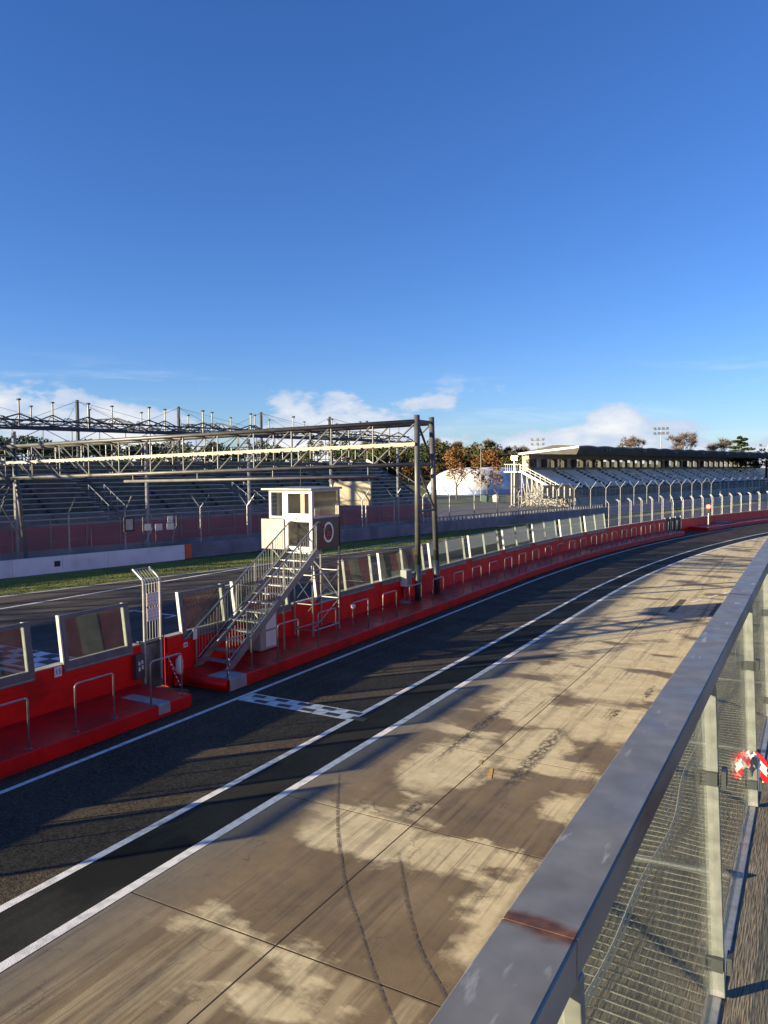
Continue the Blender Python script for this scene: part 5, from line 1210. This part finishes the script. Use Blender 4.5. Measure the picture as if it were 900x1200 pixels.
for x, y, h, wd_, sd_ in ((-118, 74, 12.2, 10, 1), (-113, 82, 12.6, 11, 2), (-108, 89, 12.0, 10, 3), (-104, 97, 11.6, 9, 4), (-103, 118, 11.4, 9, 6), (-98, 128, 11.6, 10, 7)): pine((x, y, 0), h, wd_, sd_)
# wooded slope behind it all
hl = MB(); vs = []; fs = []; NX, NY = 50, 14
for j in range(NY + 1):
    for i in range(NX + 1):
        t = i / NX; a = R(-78 + 82 * t); d = 200 + 150 * j / NY; hz = 10 * min(1, j / NY * 2.2) ** .8 * (1 - .55 * max(0, (t - .72) / .28)); vs.append((math.sin(a) * d, math.cos(a) * d, -.3 + hz + .5 * math.sin(i * 1.3) * j / NY))
for j in range(NY):
    for i in range(NX): fs.append((j * (NX + 1) + i, j * (NX + 1) + i + 1, (j + 1) * (NX + 1) + i + 1, (j + 1) * (NX + 1) + i))
hl.add(vs, fs).build('hill', mat('hill_scrub', (.07, .075, .03), (.045, .05, .02), .1, .95), kind='structure', smooth=True)
def wood(name, lbl, leafm, cnt, seed, sel):
    r = random.Random(seed); cr = MB()
    for _ in range(cnt):
        a = R(r.uniform(*sel[:2])); d = r.uniform(*sel[2:4]); hz = 10 * min(1, max(0, (d - 200) / 150) * 2.2) ** .8 - .5
        if math.degrees(a) > -21: hz *= .7
        h = r.uniform(*sel[4:6]); wd = h * r.uniform(.5, .8); c = Vector((math.sin(a) * d, math.cos(a) * d, hz))
        for k in range(5): leaves(cr, c + Vector((r.uniform(-.3, .3) * wd, r.uniform(-.3, .3) * wd, h * r.uniform(.35, .8))), (wd * .33, wd * .33, h * .25), 75, .36, r)
        cr.tube(c, c + Vector((0, 0, h * .6)), .2, 4, .1)
    tag(cr.build(name, leafm, kind='stuff'), lbl, 'woodland')
wood('woodland', 'dark evergreen woodland on the slope behind the grandstand', LEV, 120, 21, (-78, -25, 215, 285, 6, 8.5))
wood('woodland', 'brown and olive autumn scrub on the wooded slope', LOL, 190, 22, (-78, -14, 205, 285, 4.5, 7.5))
wood('woodland', 'low rusty undergrowth behind the dome and grandstand', leaf_mat('rusty_leaves', (.16, .09, .035), (.09, .055, .025)), 30, 23, (-32, -13, 215, 270, 4, 5.5))
wood('woodland', 'dense brown thicket on the ridge above the white dome', LOL, 170, 31, (-31, -17, 226, 262, 5, 7.2))
wood('woodland', 'dark green clumps on the ridge above the white dome', LEV, 28, 33, (-31, -20.5, 228, 258, 5.0, 7.6))
for i, (x, y, hh) in enumerate(((-113, 236, 9), (-106, 240, 8), (-97, 246, 8.5), (-92, 250, 7.5), (-88, 252, 8))):
    broad_tree('bare_tree', 'leafless tree standing out on the wooded ridge', (x, y, 8.0 if i < 3 else 6.0), hh, 6, LBR, 40 + i, group='bare trees on the wooded ridge', bare=True)
# floodlight masts
def mast(loc, h, n, label):
    t = thing('floodlight_mast', label, 'floodlight', loc); MB().tube((0, 0, 0), (0, 0, h), .22, 8, .1).build('pole', STEELM, t)
    for row in range(2):
        z = h - .2 - row * 1.5; ca = MB().tube((-2.2, 0, z), (2.2, 0, z), .07, 6).build('crossarm', STEELM, t)
        for k in range(n): MB().box((-1.9 + 3.8 * k / max(1, n - 1), -.2, z + .4), (.75, .35, .65)).build('lamp', STEELD, ca)
mast((-80.6, 247.2, 0), 15.8, 3, 'distant floodlight mast above the autumn scrub beside the covered grandstand')
mast((-61.5, 293.6, 0), 16.5, 4, 'floodlight mast rising over the middle of the covered grandstand roof')
mast((-43.2, 256.4, 0), 18.6, 4, 'tallest floodlight mast beside the broad leafless tree')
mast((-13.5, 268, 0), 13.0, 2, 'slim floodlight mast beyond the cedar tree')
lm = thing('lamp_post', 'slim lamp post with dark lamp head before the white dome', 'lamp post', (-56.6, 138.9, 0)); MB().tube((0, 0, 0), (0, 0, 10.2), .09, 8, .06).build('pole', STEEL, lm); MB().box((0, 0, 10.4), (.9, .5, .6)).build('lamp_head', BLACK, lm); MB().lathe((0, 0, 10.7), [(.35, 0), (.2, .3), (.05, .4)], 8).build('cap', BLACK, lm)
ll = thing('glowing_box', 'glowing yellow box on a pole at the gable of the covered grandstand', 'floodlight', T(-2.6, 10.2, 0)); MB().tube((0, 0, 0), (0, 0, 7.6), .09, 8).build('pole', WHITE, ll); MB().box((0, 0, 7.95), (.9, .5, .6)).build('housing', PANELW, ll)
MB().box((0.12, -.29, 7.95), (1.0, .05, .7)).build('lens', emit('warm_glow', (1, .70, .26), 40), ll)  # emissive yellow face on the box
